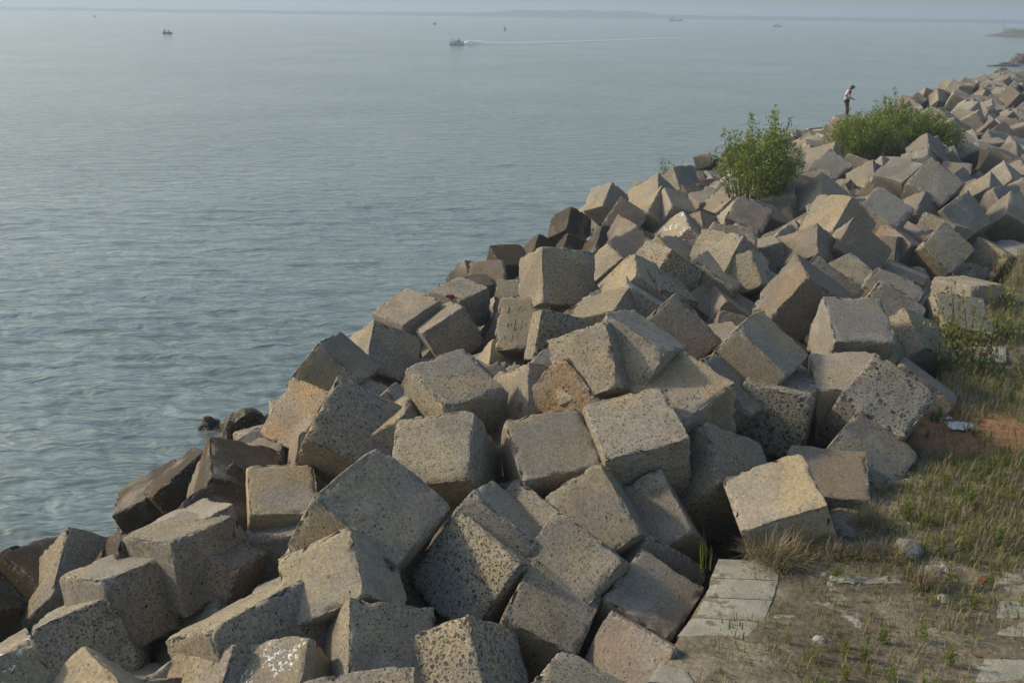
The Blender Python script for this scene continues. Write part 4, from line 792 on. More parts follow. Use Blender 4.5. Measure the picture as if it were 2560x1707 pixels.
# ------------------------------------------------------------------ concrete cubes
GR=[0,.011,.026,.046,.075,.12]
def cube_variant(k,n=22):
    u=[-.5+g for g in GR]+list(np.linspace(-.5+.18,.5-.18,n-12))+[.5-g for g in GR[::-1]]
    idx={};V=[];F=[]
    def vid(p):
        key=tuple(round(x,4) for x in p)
        if key not in idx: idx[key]=len(V);V.append(p)
        return idx[key]
    for ax in range(3):
        for sg in (-.5,.5):
            for i in range(len(u)-1):
                for j in range(len(u)-1):
                    q=[]
                    for a,b in((i,j),(i+1,j),(i+1,j+1),(i,j+1)):
                        p=[0,0,0];p[ax]=sg;p[(ax+1)%3]=u[a];p[(ax+2)%3]=u[b];q.append(vid(p))
                    F.append(q if sg>0 else q[::-1])
    out=[];wear=[];o=Vector((k*7.3,k*3.1,k*5.7))
    for p in V:
        p=Vector(p); a=sorted(abs(x) for x in p)
        e=.5-a[1]                       # distance from the closest edge
        c=.5-a[0]
        n1=fbm(p*2.3+o,3); n2=fbm(p*9+o*2,3); n3=fbm(p*24+o*3,2)
        r=max(.010,.026+.034*n1+.022*n2)
        if c<.16: r+=max(0,(.16-c))*.36*max(0,.6+n1*1.9)
        qv=Vector([max(-.5+r,min(.5-r,x)) for x in p]); d=p-qv
        if d.length>1e-9: p2=qv+d.normalized()*min(d.length,r)
        else: p2=p.copy()
        nrm=Vector([x if abs(x)>.499 else 0 for x in p])
        if nrm.length>0: nrm.normalize()
        wr=max(0,1-e/.10)
        chip=max(0,n2*1.4+n3*.7-.06)*wr*wr*.11
        p2-=nrm*(chip+.004*(n3+.3)+.006*max(0,n1))
        p2+=Vector((fbm(p*1.1+o,2),fbm(p*1.1+o*1.7,2),fbm(p*1.1+o*2.3,2)))*.012
        if k%3==0:
            cn=Vector(((1,1,1),(-1,1,1),(1,-1,1),(-1,-1,1),(1,1,-1))[k//3%5]); q=p2.dot(cn)-(1.5-.30-.05*(k%2)); q+=.10*fbm(p*5+o,3)
            if q>0: p2-=cn*(q/3)*(.97+.2*n3); wr=max(wr,.8)
        out.append(p2);wear.append(min(1,max(0,wr*.9+n2*.35*(wr>0))))
    me=bpy.data.meshes.new('concrete_cube'); me.from_pydata([tuple(v) for v in out],[],F); me.update()
    me.polygons.foreach_set('use_smooth',[True]*len(me.polygons))
    at=me.attributes.new('wear','FLOAT','POINT'); at.data.foreach_set('value',wear)
    me.materials.append(CONC); return me
NV=14
VAR=[cube_variant(k) for k in range(NV)]
NOCUT=[v for k,v in enumerate(VAR) if k%3]
VARL=[]
for k in (1,5,8):
    m2=VAR[k].copy(); m2.materials.clear(); m2.materials.append(CONCL); VARL.append(m2)
TINT={'k':(.345,.310,.215,2.1),'q':(.262,.226,.157,.22),'h':(.325,.285,.193,1.15),'p':(.285,.244,.166,.48),'o':(.315,.217,.114,.60),'d':(.072,.052,.028,.12),'w':(.305,.259,.177,.12),'t':(.320,.263,.167,.05),'r':(.215,.173,.124,.18),'s':(.265,.239,.184,.03)}
GRAY=[]
rb=random.Random(9); cubes={}
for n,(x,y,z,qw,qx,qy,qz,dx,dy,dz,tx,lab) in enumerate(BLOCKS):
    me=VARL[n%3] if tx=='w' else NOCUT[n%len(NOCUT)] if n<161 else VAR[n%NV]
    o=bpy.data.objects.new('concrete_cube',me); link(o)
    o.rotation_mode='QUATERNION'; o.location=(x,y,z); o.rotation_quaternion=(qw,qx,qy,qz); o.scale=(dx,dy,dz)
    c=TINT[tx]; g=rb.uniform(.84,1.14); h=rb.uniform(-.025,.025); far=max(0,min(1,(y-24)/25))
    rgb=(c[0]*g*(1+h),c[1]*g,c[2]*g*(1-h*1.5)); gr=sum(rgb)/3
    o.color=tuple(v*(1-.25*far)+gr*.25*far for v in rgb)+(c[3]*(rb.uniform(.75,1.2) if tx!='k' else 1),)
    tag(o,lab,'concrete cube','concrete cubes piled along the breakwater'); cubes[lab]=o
# carved numerals
INK=simple('scratched_groove',(.165,.142,.10),.95,.2)
def strokes(o,L):
    v=[];f=[];wd=.0034
    for S in L:
        for a,b in zip(S[:-1],S[1:]):
            A=Vector(a);B=Vector(b);d=(B-A)
            if d.length<1e-4: continue
            d.normalize(); p=Vector((-d.y,d.x,0))*wd; e=Vector((0,0,math.copysign(.006,A.z)-math.copysign(.004,A.z)))
            n=len(v)
            for z in (0,1):
                up=Vector((0,0,math.copysign(.0045,A.z)))*z-Vector((0,0,math.copysign(.02,A.z)))*(1-z)
                v+=[A-p+up-d*wd*.5,B-p+up+d*wd*.5,B+p+up+d*wd*.5,A+p+up-d*wd*.5]
            f+=[(n,n+1,n+2,n+3),(n+4,n+5,n+6,n+7),(n,n+1,n+5,n+4),(n+1,n+2,n+6,n+5),(n+2,n+3,n+7,n+6),(n+3,n,n+4,n+7)]
    mesh_obj('scratched_numerals',v,f,INK,o)
for key,L in (('scratched with the number 18',INS65),('scratched with rows of numerals',INS52)):
    for lab,o in cubes.items():
        if key in lab: strokes(o,L)
# the countless small far cubes as one mass
def far_mass():
    mb=MB(); rr=random.Random(4)
    base=VAR[0]
    def cube(c,q,s):
        R=q.to_matrix(); mb.box(c,(s,s,s),R)
    for x,y,z,qw,qx,qy,qz,s in FAR: cube((x,y,z),Quaternion((qw,qx,qy,qz)),s)
    s=84.
    while s<175:
        t=-2.
        while t<10.5:
            z=np.interp(t,[-2,1.5,4,6,8,10.5],[2.6,3.0,4.0,3.9,3.0,1.4])+rr.uniform(-.3,.35)
            x,y=st(s+rr.uniform(-.4,.4),t+rr.uniform(-.4,.4))
            q=Quaternion((rr.gauss(0,1),rr.gauss(0,1),rr.gauss(0,1),rr.gauss(0,1))).normalized()
            cube((x,y,z),q,U*rr.uniform(.9,1.05)); t+=1.05
        s+=1.15
    m=simple('far_concrete',(.225,.202,.158),.9,.35,.35,.2)
    o=mb.build('far_cubes',m)
    bv=o.modifiers.new('b','BEVEL'); bv.width=.05; bv.segments=1
    tag(o,'mass of small distant concrete cubes along the far breakwater','concrete cubes',kind='stuff')
far_mass()
# ------------------------------------------------------------------ paving slabs, stones, litter
def paving(name,lo,hi):
    m,nt=newmat(name); N=NT(nt); P=N.n('ShaderNodeNewGeometry').outputs['Position']; a,_=N.noise(P,1.7,5,.65); b,_=N.noise(P,9,4,.6); c,_=N.noise(P,45,3)
    col=N.mix(N.ramp(a,.35,.65),(.270,.255,.198),(.380,.360,.285)); col=N.mix(.5,col,N.mix(N.ramp(c,.3,.7),(.55,.55,.55),(1.35,1.35,1.35)),'MULTIPLY')
    col=N.mix(N.ramp(N.math('ADD',N.math('MULTIPLY',a,.6),N.math('MULTIPLY',b,.4)),lo,hi,0,.9),col,(.155,.128,.085))
    N.bsdf(col,.95,N.bump(N.math('ADD',b,c),.6,.012),.15); return m
PAVE=paving('pale_paving',.52,.62); PAVE2=paving('sandy_paving',.50,.66)
def slab(q,label,z,th=.07,tilt=0.,grp='pale concrete paving slabs beside the cubes'):
    q=[Vector((a,b,0)) for a,b in q]; c=sum(q,Vector())/4
    q=[c+(p-c)*.965 for p in q]
    v=[];n=len(q)
    # subdivided top with slightly ragged rim
    K=9;top=[]
    for i in range(K):
        for j in range(K):
            a=i/(K-1);b=j/(K-1); p=(q[0]*(1-b)+q[1]*b)*(1-a)+(q[3]*(1-b)+q[2]*b)*a
            rim=(i in(0,K-1))or(j in(0,K-1))
            p=p-c+Vector((fbm((p.x*6,p.y*6,1),2),fbm((p.x*6,p.y*6,7),2),0))*(.014 if rim else 0)
            p.z=(-.012 if rim else .0)+tilt*(a-.5)*.2
            top.append(p)
    f=[(i*K+j,i*K+j+1,(i+1)*K+j+1,(i+1)*K+j) for i in range(K-1) for j in range(K-1)]
    ring=[j for j in range(K)]+[i*K+K-1 for i in range(1,K)]+[(K-1)*K+j for j in range(K-2,-1,-1)]+[i*K for i in range(K-2,0,-1)]
    n=len(top); bot=[top[r]-Vector((0,0,th)) for r in ring]
    f+=[(ring[(k+1)%len(ring)],ring[k],n+k,n+(k+1)%len(ring)) for k in range(len(ring))]
    o=mesh_obj('paving_slab',top+bot,f,PAVE)
    bm=bmesh.new();bm.from_mesh(o.data);bmesh.ops.recalc_face_normals(bm,faces=bm.faces);bm.to_mesh(o.data);bm.free()
    o.location=(c.x,c.y,z); return tag(o,label,'paving slab',grp)
LBL=['pale paving slab closest to the round dry shrub, first of the four in a row','second pale paving slab of the four from the dry shrub','third pale paving slab of the four from the dry shrub','last pale paving slab of the four, its end sunk in soil']
for k in range(4):
    a,b=SLABL[k],SLABL[k+1]; slab([a[0],a[1],b[1],b[0]],LBL[k],GZ+.025)
slab(SLAB5,'lone half buried paving slab beside the row of four',GZ+.012)
slab(SLAB6,'mud streaked paving slab at the foot of the dark pebbled cube, cut by the picture edge',GZ+.06)
ORDW=['first','second','third','fourth','fifth','sixth','seventh']
for k in range(7):
    a,b=SLABR[k],SLABR[k+1]; o=slab([a[0],a[1],b[1],b[0]],'%s sandy slab from the tall grass in the landward paved path'%ORDW[k],GZ+.03+.012*math.sin(k*2.3),tilt=.12*math.cos(k*1.7),grp='sandy slabs of the landward path'); o.rotation_euler=(.012*math.sin(k*3),.015*math.cos(k*2),.03*math.sin(k*4.1)); o.data.materials.clear(); o.data.materials.append(PAVE2)
for k in range(2):
    a,b=SLABF[k],SLABF[k+1]; slab([a[0],a[1],b[1],b[0]],('farther' if k==0 else 'nearer')+' pale slab lying beside the leafy sapling',GZ+.07)
def rock_mesh(k,sub=3,rough=.25):
    bm=bmesh.new(); bmesh.ops.create_icosphere(bm,subdivisions=sub,radius=1)
    for v in bm.verts:
        p=v.co.copy(); d=1+rough*fbm(p*1.2+Vector((k*3.1,k,0)),4)+.08*fbm(p*5+Vector((k,0,0)),2); v.co=p*d
        v.co.z=max(v.co.z,-.55)
    me=bpy.data.meshes.new('rock'); bm.to_mesh(me); bm.free(); me.polygons.foreach_set('use_smooth',[False]*len(me.polygons)); return me
STM={'w':simple('pale_stone',(.36,.345,.30),.9,.2,6,.2,.01),'g':simple('grey_boulder',(.17,.165,.15),.9,.35,9,.2,.03),'b':simple('brick_red',(.20,.085,.05),.9,.3,8,.2,.01),'d':simple('tarry_stone',(.045,.045,.045),.85,.4,8,.2,.01)}
SL=[('chunky white stone lying in bare soil below the paving slabs','stone'),('largest rounded grey boulder among the weeds','boulder'),('smaller grey boulder under the tall dry grass','boulder'),('broken red brick beside the sandy path slabs','brick'),('grey stone half hidden behind the dry shrubs','stone'),('small white pebble near the smaller grey boulder','stone'),('flat white chip on bare soil near the dry shrub','stone'),('small reddish stone by the sandy path','stone'),('low pale lump of cement in the weeds','cement lump'),('white chip by the broken slab pieces','stone'),('dark tarry lump close to the red brick','stone'),('dark tarry lump just below the red brick pair','stone'),('grey stone in dry stalks above the path','stone')]
for k,((p,r,mt),(lb,ct)) in enumerate(zip(STONES,SL)):
    r*=.78
    me=rock_mesh(k); me.materials.append(STM[mt]); o=link(bpy.data.objects.new({'b':'broken_brick'}.get(mt,'stone'),me))
    if mt=='b':
        mb=MB(); mb.box((0,0,0),(r*2,r*1.1,r*.9)); o.data=bpy.data.meshes.new('brick'); bm=bmesh.new(); me2=bpy.data.meshes.new('t'); me2.from_pydata(mb.v,[],mb.f); bm.from_mesh(me2); bmesh.ops.bevel(bm,geom=bm.edges[:],offset=r*.12,segments=2,affect='EDGES')
        for v in bm.verts: v.co+=Vector((fbm(v.co*20,2),fbm(v.co*20+Vector((3,0,0)),2),0))*r*.15
        bm.to_mesh(o.data); bm.free(); o.data.materials.append(STM[mt])
    else: o.scale=(r,r*.85,r*.6)
    o.location=(p[0],p[1],p[2]+r*.3); o.rotation_euler=(0,0,k*1.3); tag(o,lb,ct)
for k,p in enumerate(RUBBLE):
    mb=MB(); mb.box((0,0,0),(.34,.13,.05)); me=bpy.data.meshes.new('broken_slab_piece'); me.from_pydata(mb.v,[],mb.f)
    bm=bmesh.new(); bm.from_mesh(me); bmesh.ops.subdivide_edges(bm,edges=bm.edges[:],cuts=3,use_grid_fill=True)
    for v in bm.verts: v.co+=Vector((fbm(v.co*9+Vector((k,0,0)),2),fbm(v.co*9+Vector((0,k,5)),2),fbm(v.co*9,2)*.4))*.05
    bm.to_mesh(me); bm.free(); me.materials.append(PAVE if k%2==0 else STM['g']); o=link(bpy.data.objects.new('broken_slab_piece',me)); o.location=(p[0],p[1],p[2]+.05); o.rotation_euler=(.05*k,-.04,.15*k-.2)
    tag(o,'thin broken slab piece, %s in the line of four on bare soil'%ORDW[k],'slab piece','broken slab pieces on bare soil')
PLA=simple('white_plastic',(.62,.62,.60),.4,.1,5,.5)
for k,p in enumerate(LITTER):
    n=14;v=[];f=[];s=(.24,.17,.14)[k]
    for i in range(n):
        for j in range(n):
            a=i/(n-1)-.5;b=j/(n-1)-.5
            v.append((a*s*2+.06*fbm((a*5,b*5,k),2),b*s*1.4+.06*fbm((a*5,b*5,k+9),2),.05+.11*abs(fbm((a*4,b*4,k+3),3))*(1-2*max(abs(a),abs(b)))+.02*fbm((a*12,b*12,k),2)))
    f=[(i*n+j,(i+1)*n+j,(i+1)*n+j+1,i*n+j+1) for i in range(n-1) for j in range(n-1)]
    o=mesh_obj('plastic_bag',v,f,PLA,None,True); o.location=p; sd=o.modifiers.new('s','SOLIDIFY'); sd.thickness=.002
    tag(o,['flattened white plastic bag on the red sand','crumpled pale plastic bag just above the flattened one','torn white plastic scrap in the weeds near the boulders'][k],'plastic bag')
# red packet with a slate chip
if PACKET:
    p,nn=PACKET; o=MB(); 
    bm=bmesh.new(); bmesh.ops.create_cube(bm,size=1); bmesh.ops.scale(bm,vec=(.24,.11,.09),verts=bm.verts); bmesh.ops.subdivide_edges(bm,edges=bm.edges[:],cuts=3,use_grid_fill=True)
    for v in bm.verts: v.co+=Vector((fbm(v.co*18,2),fbm(v.co*18+Vector((2,0,0)),2),fbm(v.co*18+Vector((0,4,0)),2)))*.022
    me=bpy.data.meshes.new('crushed_packet'); bm.to_mesh(me); bm.free(); me.materials.append(simple('red_packet',(.22,.035,.025),.4,.4,9,.5)); me.polygons.foreach_set('use_smooth',[True]*len(me.polygons))
    o=link(bpy.data.objects.new('crushed_packet',me)); o.location=(p[0],p[1],p[2]+.045); o.rotation_euler=(0,0,.15); tag(o,'crushed dark red packet lying on pale speckled concrete','packet')
# ------------------------------------------------------------------ grass and weeds
GREEN=leafmat('weed_green',(.10,.135,.022),(.17,.19,.04)); DRY=leafmat('dry_stalk',(.23,.185,.11),(.32,.25,.155),.15); YEL=leafmat('yellow_green_leaf',(.14,.17,.03),(.20,.20,.05)); BUSHL=leafmat('bush_leaf',(.12,.175,.026),(.26,.30,.065),.35); DARKL=leafmat('oleander_leaf',(.03,.065,.022),(.06,.10,.03))
WOOD=simple('stem_bark',(.10,.075,.05),.9,.3,20)
def blade(V,F,p,h,wd,az,lean,rr):
    d=Vector((math.cos(az),math.sin(az),0)); sd=Vector((-d.y,d.x,0))*wd
    a=Vector(p); m=a+d*lean*h*.35+Vector((0,0,h*.6)); t=a+d*lean*h+Vector((0,0,h*(1-.25*lean)))
    n=len(V); V+=[a-sd,a+sd,m+sd*.8,m-sd*.8,t]; F+=[(n,n+1,n+2,n+3),(n+3,n+2,n+4)]
def grass():
    rr=random.Random(21); D=[[],[]];G_=[[],[]]
    def dens(s,t):
        d=fbm((s*.55,t*.55,3.3),3)
        if s>14: base=.75 if t<1.0 else .25
        elif s>11.1: base=.95 if t<.5 else .45
        elif s>9.8: base=.30
        else: base=.42
        if t>1.5: base*=.15
        if s<9.8 and t>1.2: base*=.15
        xr,yr=st(s,t)
        if (xr-RED[0])**2+(yr-RED[1])**2<1.5: base*=.15
        return base+d*.9
    N=0
    for _ in range(46000):
        s=6.8+rr.random()**1.25*32; t=rr.uniform(-4.5,2.0)
        d=dens(s,t)
        if rr.random()>d: continue
        x,y=st(s,t)
        if 9.9>s and t<-.25 and rr.random()>.06: continue     # sandy slab path stays open
        z=gh(s,t); dry=rr.random()<(.52+.3*fbm((x*.7,y*.7,9),2)); A=D if dry else G_
        tall=1.0 if (s>11.1 and t<.6) else .62
        for b in range(rr.randint(2,4)):
            blade(A[0],A[1],(x+rr.gauss(0,.05),y+rr.gauss(0,.05),z-.01),rr.uniform(.10,.34)*tall*(1.15 if dry else .8),rr.uniform(.003,.006) if dry else rr.uniform(.006,.012),rr.uniform(0,6.28),rr.uniform(.1,.9),rr)
    V=D[0]+G_[0]; n=len(D[0]); F=D[1]+[tuple(i+n for i in q) for q in G_[1]]
    o=mesh_obj('grass',V,F,[DRY,GREEN])
    o.data.polygons.foreach_set('material_index',[0]*len(D[1])+[1]*len(G_[1]))
    tag(o,'dry straw coloured grass and low green weeds over the sandy ground','grass',kind='stuff')
grass()
def leaf(V,F,p,d,l,w,rr,up=.4):
    d=Vector(d).normalized(); s=d.cross(Vector((rr.gauss(0,.5),rr.gauss(0,.5),1))).normalized()*w*.5; p=Vector(p); nrm=s.cross(d).normalized()
    n=len(V); V+=[p,p+d*l*.45+s+nrm*w*.12,p+d*l,p+d*l*.45-s+nrm*w*.12,p+d*l*.5]; F+=[(n,n+1,n+4),(n+1,n+2,n+4),(n+2,n+3,n+4),(n+3,n,n+4)]
# green weed clumps, each one a small plant of its own
WS=[(10.15,.62,.30),(10.35,.25,.34),(10.05,-.05,.36),(9.75,.75,.28),(9.55,.45,.26),(9.45,.05,.33),(9.6,-.25,.3),(9.2,.3,.3),(9.15,-.1,.34),(9.9,.95,.2),(9.5,1.2,.22),(9.35,.85,.25),(11.6,.55,.3),(11.75,.1,.33),(11.3,-.2,.26),(12.4,.25,.4),(12.7,.0,.45),(13.0,.5,.34),(12.9,-.35,.5),(13.4,.2,.45),(14.0,.0,.5),(14.6,.35,.35),(9.7,1.5,.2),(8.9,.6,.3)]
def weed_mesh(k,mat,n=8,h=.34):
    rr=random.Random(k); V=[];F=[]
    for i in range(n):
        az=rr.uniform(0,6.28);L=h*rr.uniform(.6,1.1);r=.25*h
        base=Vector((rr.gauss(0,.03),rr.gauss(0,.03),0)); tip=base+Vector((math.cos(az)*r*rr.random(),math.sin(az)*r*rr.random(),L))
        blade(V,F,base,L,.004,az,.25,rr)
        for j in range(14):
            q=base.lerp(tip,.15+.85*j/13); leaf(V,F,q,(math.cos(j*2.4+az),math.sin(j*2.4+az),rr.uniform(.3,.9)),rr.uniform(.045,.075),.022,rr)
    me=bpy.data.meshes.new('weed_plant'); me.from_pydata([tuple(v) for v in V],[],F); me.materials.append(mat); return me
_r=random.Random(77)
while len(WS)<84:
    _s=8.6+_r.random()**1.4*13; _t=_r.uniform(-2.,1.6)
    if (_s<11 and _t<-.25) or (_s<10.6 and _t>1.15): continue
    WS.append((_s,_t,_r.uniform(.15,.36)*(1.25 if _s>12.3 else .9)))
WM=[weed_mesh(k,[GREEN,YEL,GREEN][k]) for k in range(3)]
for k,(s,t,h) in enumerate(WS):
    s*=.905;t*=.905;x,y=st(s,t); o=link(bpy.data.objects.new('weed_plant',WM[k%3])); o.location=(x,y,gh(s,t)-.01); o.scale=(h/.34*.9,)*2+(h/.34*.9,); o.rotation_euler=(0,0,k*2.1)
    tag(o,'leafy green weed tuft growing from the sandy soil','weed','green weed tufts on the sandy ground')
SHL=['round dry brown shrub with green base under the tan cube','dry straw bush beside the round dry shrub','dry grey brown bush against the grey cube corner','yellow green bush with dry stalks before the grey boulder','tall dry stalk clump above the landward path','wispy dry bush between the shrubs and the boulder']
for k,(p,r,h) in enumerate(SHRUB):
    rr=random.Random(40+k); e=tag(empty('dry_shrub',(p[0],p[1],p[2]-.02)),SHL[k],'shrub'); V=[];F=[];V2=[];F2=[]
    for i in range(int(520*r/.5)):
        az=rr.uniform(0,6.28); a=math.acos(rr.uniform(.12,1)); L=rr.uniform(.55,1.05)
        d=Vector((math.sin(a)*math.cos(az)*r,math.sin(a)*math.sin(az)*r,math.cos(a)*h*1.15+.05))
        p0=Vector((rr.gauss(0,r*.22),rr.gauss(0,r*.22),0)); p1=p0+d*L*.6+Vector((0,0,.05)); p2=p0+d*L+Vector((rr.gauss(0,.05),rr.gauss(0,.05),rr.uniform(-.08,.03)))
        s=Vector((-math.sin(az),math.cos(az),0))*.0035; n=len(V); V+=[p0-s,p0+s,p1+s,p1-s,p2]; F+=[(n,n+1,n+2,n+3),(n+3,n+2,n+4)]
    for i in range(int((420 if k in(0,3) else 120)*r/.5)):
        az=rr.uniform(0,6.28); q=rr.random()**.5*r*.8; z=rr.uniform(.02,h*.55)
        leaf(V2,F2,(q*math.cos(az),q*math.sin(az)-.1*r,z),(math.cos(az),math.sin(az),.6),rr.uniform(.03,.06),.02,rr)
    mesh_obj('stalks',V,F,DRY,e); mesh_obj('leaves',V2,F2,[GREEN,YEL][k%2],e)
# green blades at the foot of the slabs
V=[];F=[];rr=random.Random(3)
for i in range(9): blade(V,F,(rr.gauss(0,.06),rr.gauss(0,.06),0),rr.uniform(.3,.7),.006,rr.uniform(0,6.28),rr.uniform(.05,.35),rr)
o=mesh_obj('grass_tuft',V,F,GREEN); o.location=(BLADES[0],BLADES[1],BLADES[2]-.1); tag(o,'tall thin green grass blades in the dark gap above the paving slabs','grass tuft')
# weeds sprouting between far cubes
STL=['thin weed stem between lit cubes under the big bush','taller thin weed beside the crest','weed stem in a crack of the crest','yellowish weed by the big diamond cube','short weed at the bush foot','weed by the flat pale cube','weed at the foot of the crest cubes','yellow weed beside the sapling','green weed by the landward cubes']
for k,p in enumerate(STEMS):
    me=weed_mesh(60+k,YEL if k<4 else GREEN,4,.62); o=link(bpy.data.objects.new('sprouting_weed',me)); o.location=(p[0],p[1],p[2]-.45); o.scale=(.8,.8,1.1); tag(o,STL[k],'weed')
def shrub(name,loc,label,cat,R,H,nst,nlf,ll,lw,mat,seed,group=None,parts=('foliage','stems'),flat=1.,spray=.12,berries=0):
    rr=random.Random(seed); e=tag(empty(name,loc),label,cat,group); st_=MB(); V=[];F=[]
    shoots=[]
    for i in range(nst):
        az=rr.uniform(0,6.28); q=rr.random()**.6
        tip=Vector((math.cos(az)*R*q*1.02,math.sin(az)*R*q*flat,H*(math.sqrt(max(0,1-(q*.93)**2))*rr.uniform(.45,1.0)+ (spray*rr.uniform(.5,1.3) if rr.random()<.25 else 0))))
        base=Vector((math.cos(az)*R*.6*q,math.sin(az)*R*.6*q*flat,-.45))
        mid=base.lerp(tip,.55)+Vector((rr.gauss(0,.08),rr.gauss(0,.08),.12*H)); shoots.append((base,mid,tip))
        st_.tube([base,mid,tip],[.018,.012,.004],4,False)
    for i in range(nlf):
        b,m,t=rr.choice(shoots); u=rr.random()**.72
        p=(b*(1-u)*(1-u)+m*2*u*(1-u)*.98+t*u*u); g=.13+.12*(1-u)
        p=p+Vector((rr.gauss(0,g),rr.gauss(0,g),rr.gauss(0,g*.8)))
        if u>.86: p=t+Vector((rr.gauss(0,.05),rr.gauss(0,.05),rr.uniform(-.25,.12)))
        dd=(t-b).normalized()*.7+Vector((rr.gauss(0,.9),rr.gauss(0,.9),rr.gauss(.05,.7)))
        leaf(V,F,p,dd,ll*rr.uniform(.7,1.2),lw*rr.uniform(.8,1.2),rr)
    mesh_obj(parts[0],V,F,mat,e); st_.build(parts[1],WOOD,e)
    if berries:
        RF=simple('red_flower',(.35,.02,.015),.5)
        for i in range(berries):
            mb=MB(); b,m,t=rr.choice(shoots); p=b.lerp(t,rr.uniform(.25,.6))+Vector((rr.gauss(0,.12),rr.gauss(0,.12),0)); mb.ell(p,(.035,.035,.03),None,6,4); mb.build('flower',RF,e)
    return e
shrub('leafy_bush',BUSH1,'tall upright green bush nearest the open water among the cubes','bush',1.6,2.5,75,8200,.135,.064,BUSHL,1,spray=.22)
BL=['seaward end of the wide green bushes, low and thin, at the standing person feet','second green bush of the wide row, straggly top','biggest darkest bush in the middle of the wide row','bush with yellowish tips behind the corner cube','low landward end of the wide row of bushes']
BR=[(1.4,1.6,4200),(1.8,1.7,5600),(2.0,2.1,7400),(1.35,1.6,4000),(.85,1.2,1800)]
for k,p in enumerate(BUSH2):
    R,H,nl=BR[k]; shrub('leafy_bush',p,BL[k],'bush',R,H*1.0,55,nl,.135,.062,[BUSHL,BUSHL,BUSHL,BUSHL,BUSHL][k],10+k,'row of green bushes growing through the cubes',spray=.2)
shrub('leafy_sprig',(SPRIG[0],SPRIG[1],SPRIG[2]-.3),'small leafy sprig sticking up behind the pitted cube against the water','sprig',.75,.95,9,110,.2,.07,BUSHL,30,spray=.1)
shrub('sapling',(SAPLING[0],SAPLING[1],SAPLING[2]),'leafy yellow green sapling with small red flowers at the edge of the cubes','sapling',.95,2.1,13,620,.13,.06,YEL,31,spray=.2,berries=9)
shrub('sapling',(SAPLING[0]+.25,SAPLING[1]-.55,SAPLING[2]),'low dark green shrub with narrow leaves at the foot of the sapling','shrub',.5,.75,14,260,.17,.035,DARKL,32)
for k,(s,t) in enumerate(((20.4,.0),(23.1,.25),(25.8,.1),(28.0,-.1),(18.3,-.5))):
    x,y=st(s,t); shrub('low_bush',(x,y,gh(s,t)),['low green bush beside the landward cubes, closest of five','low bush behind the sapling','third low bush along the landward edge','fourth low bush along the landward edge','spreading low weeds by the far slabs'][k],'bush',.8,.55,26,520,.11,.045,[GREEN,YEL][k%2],50+k,'low bushes along the landward edge')
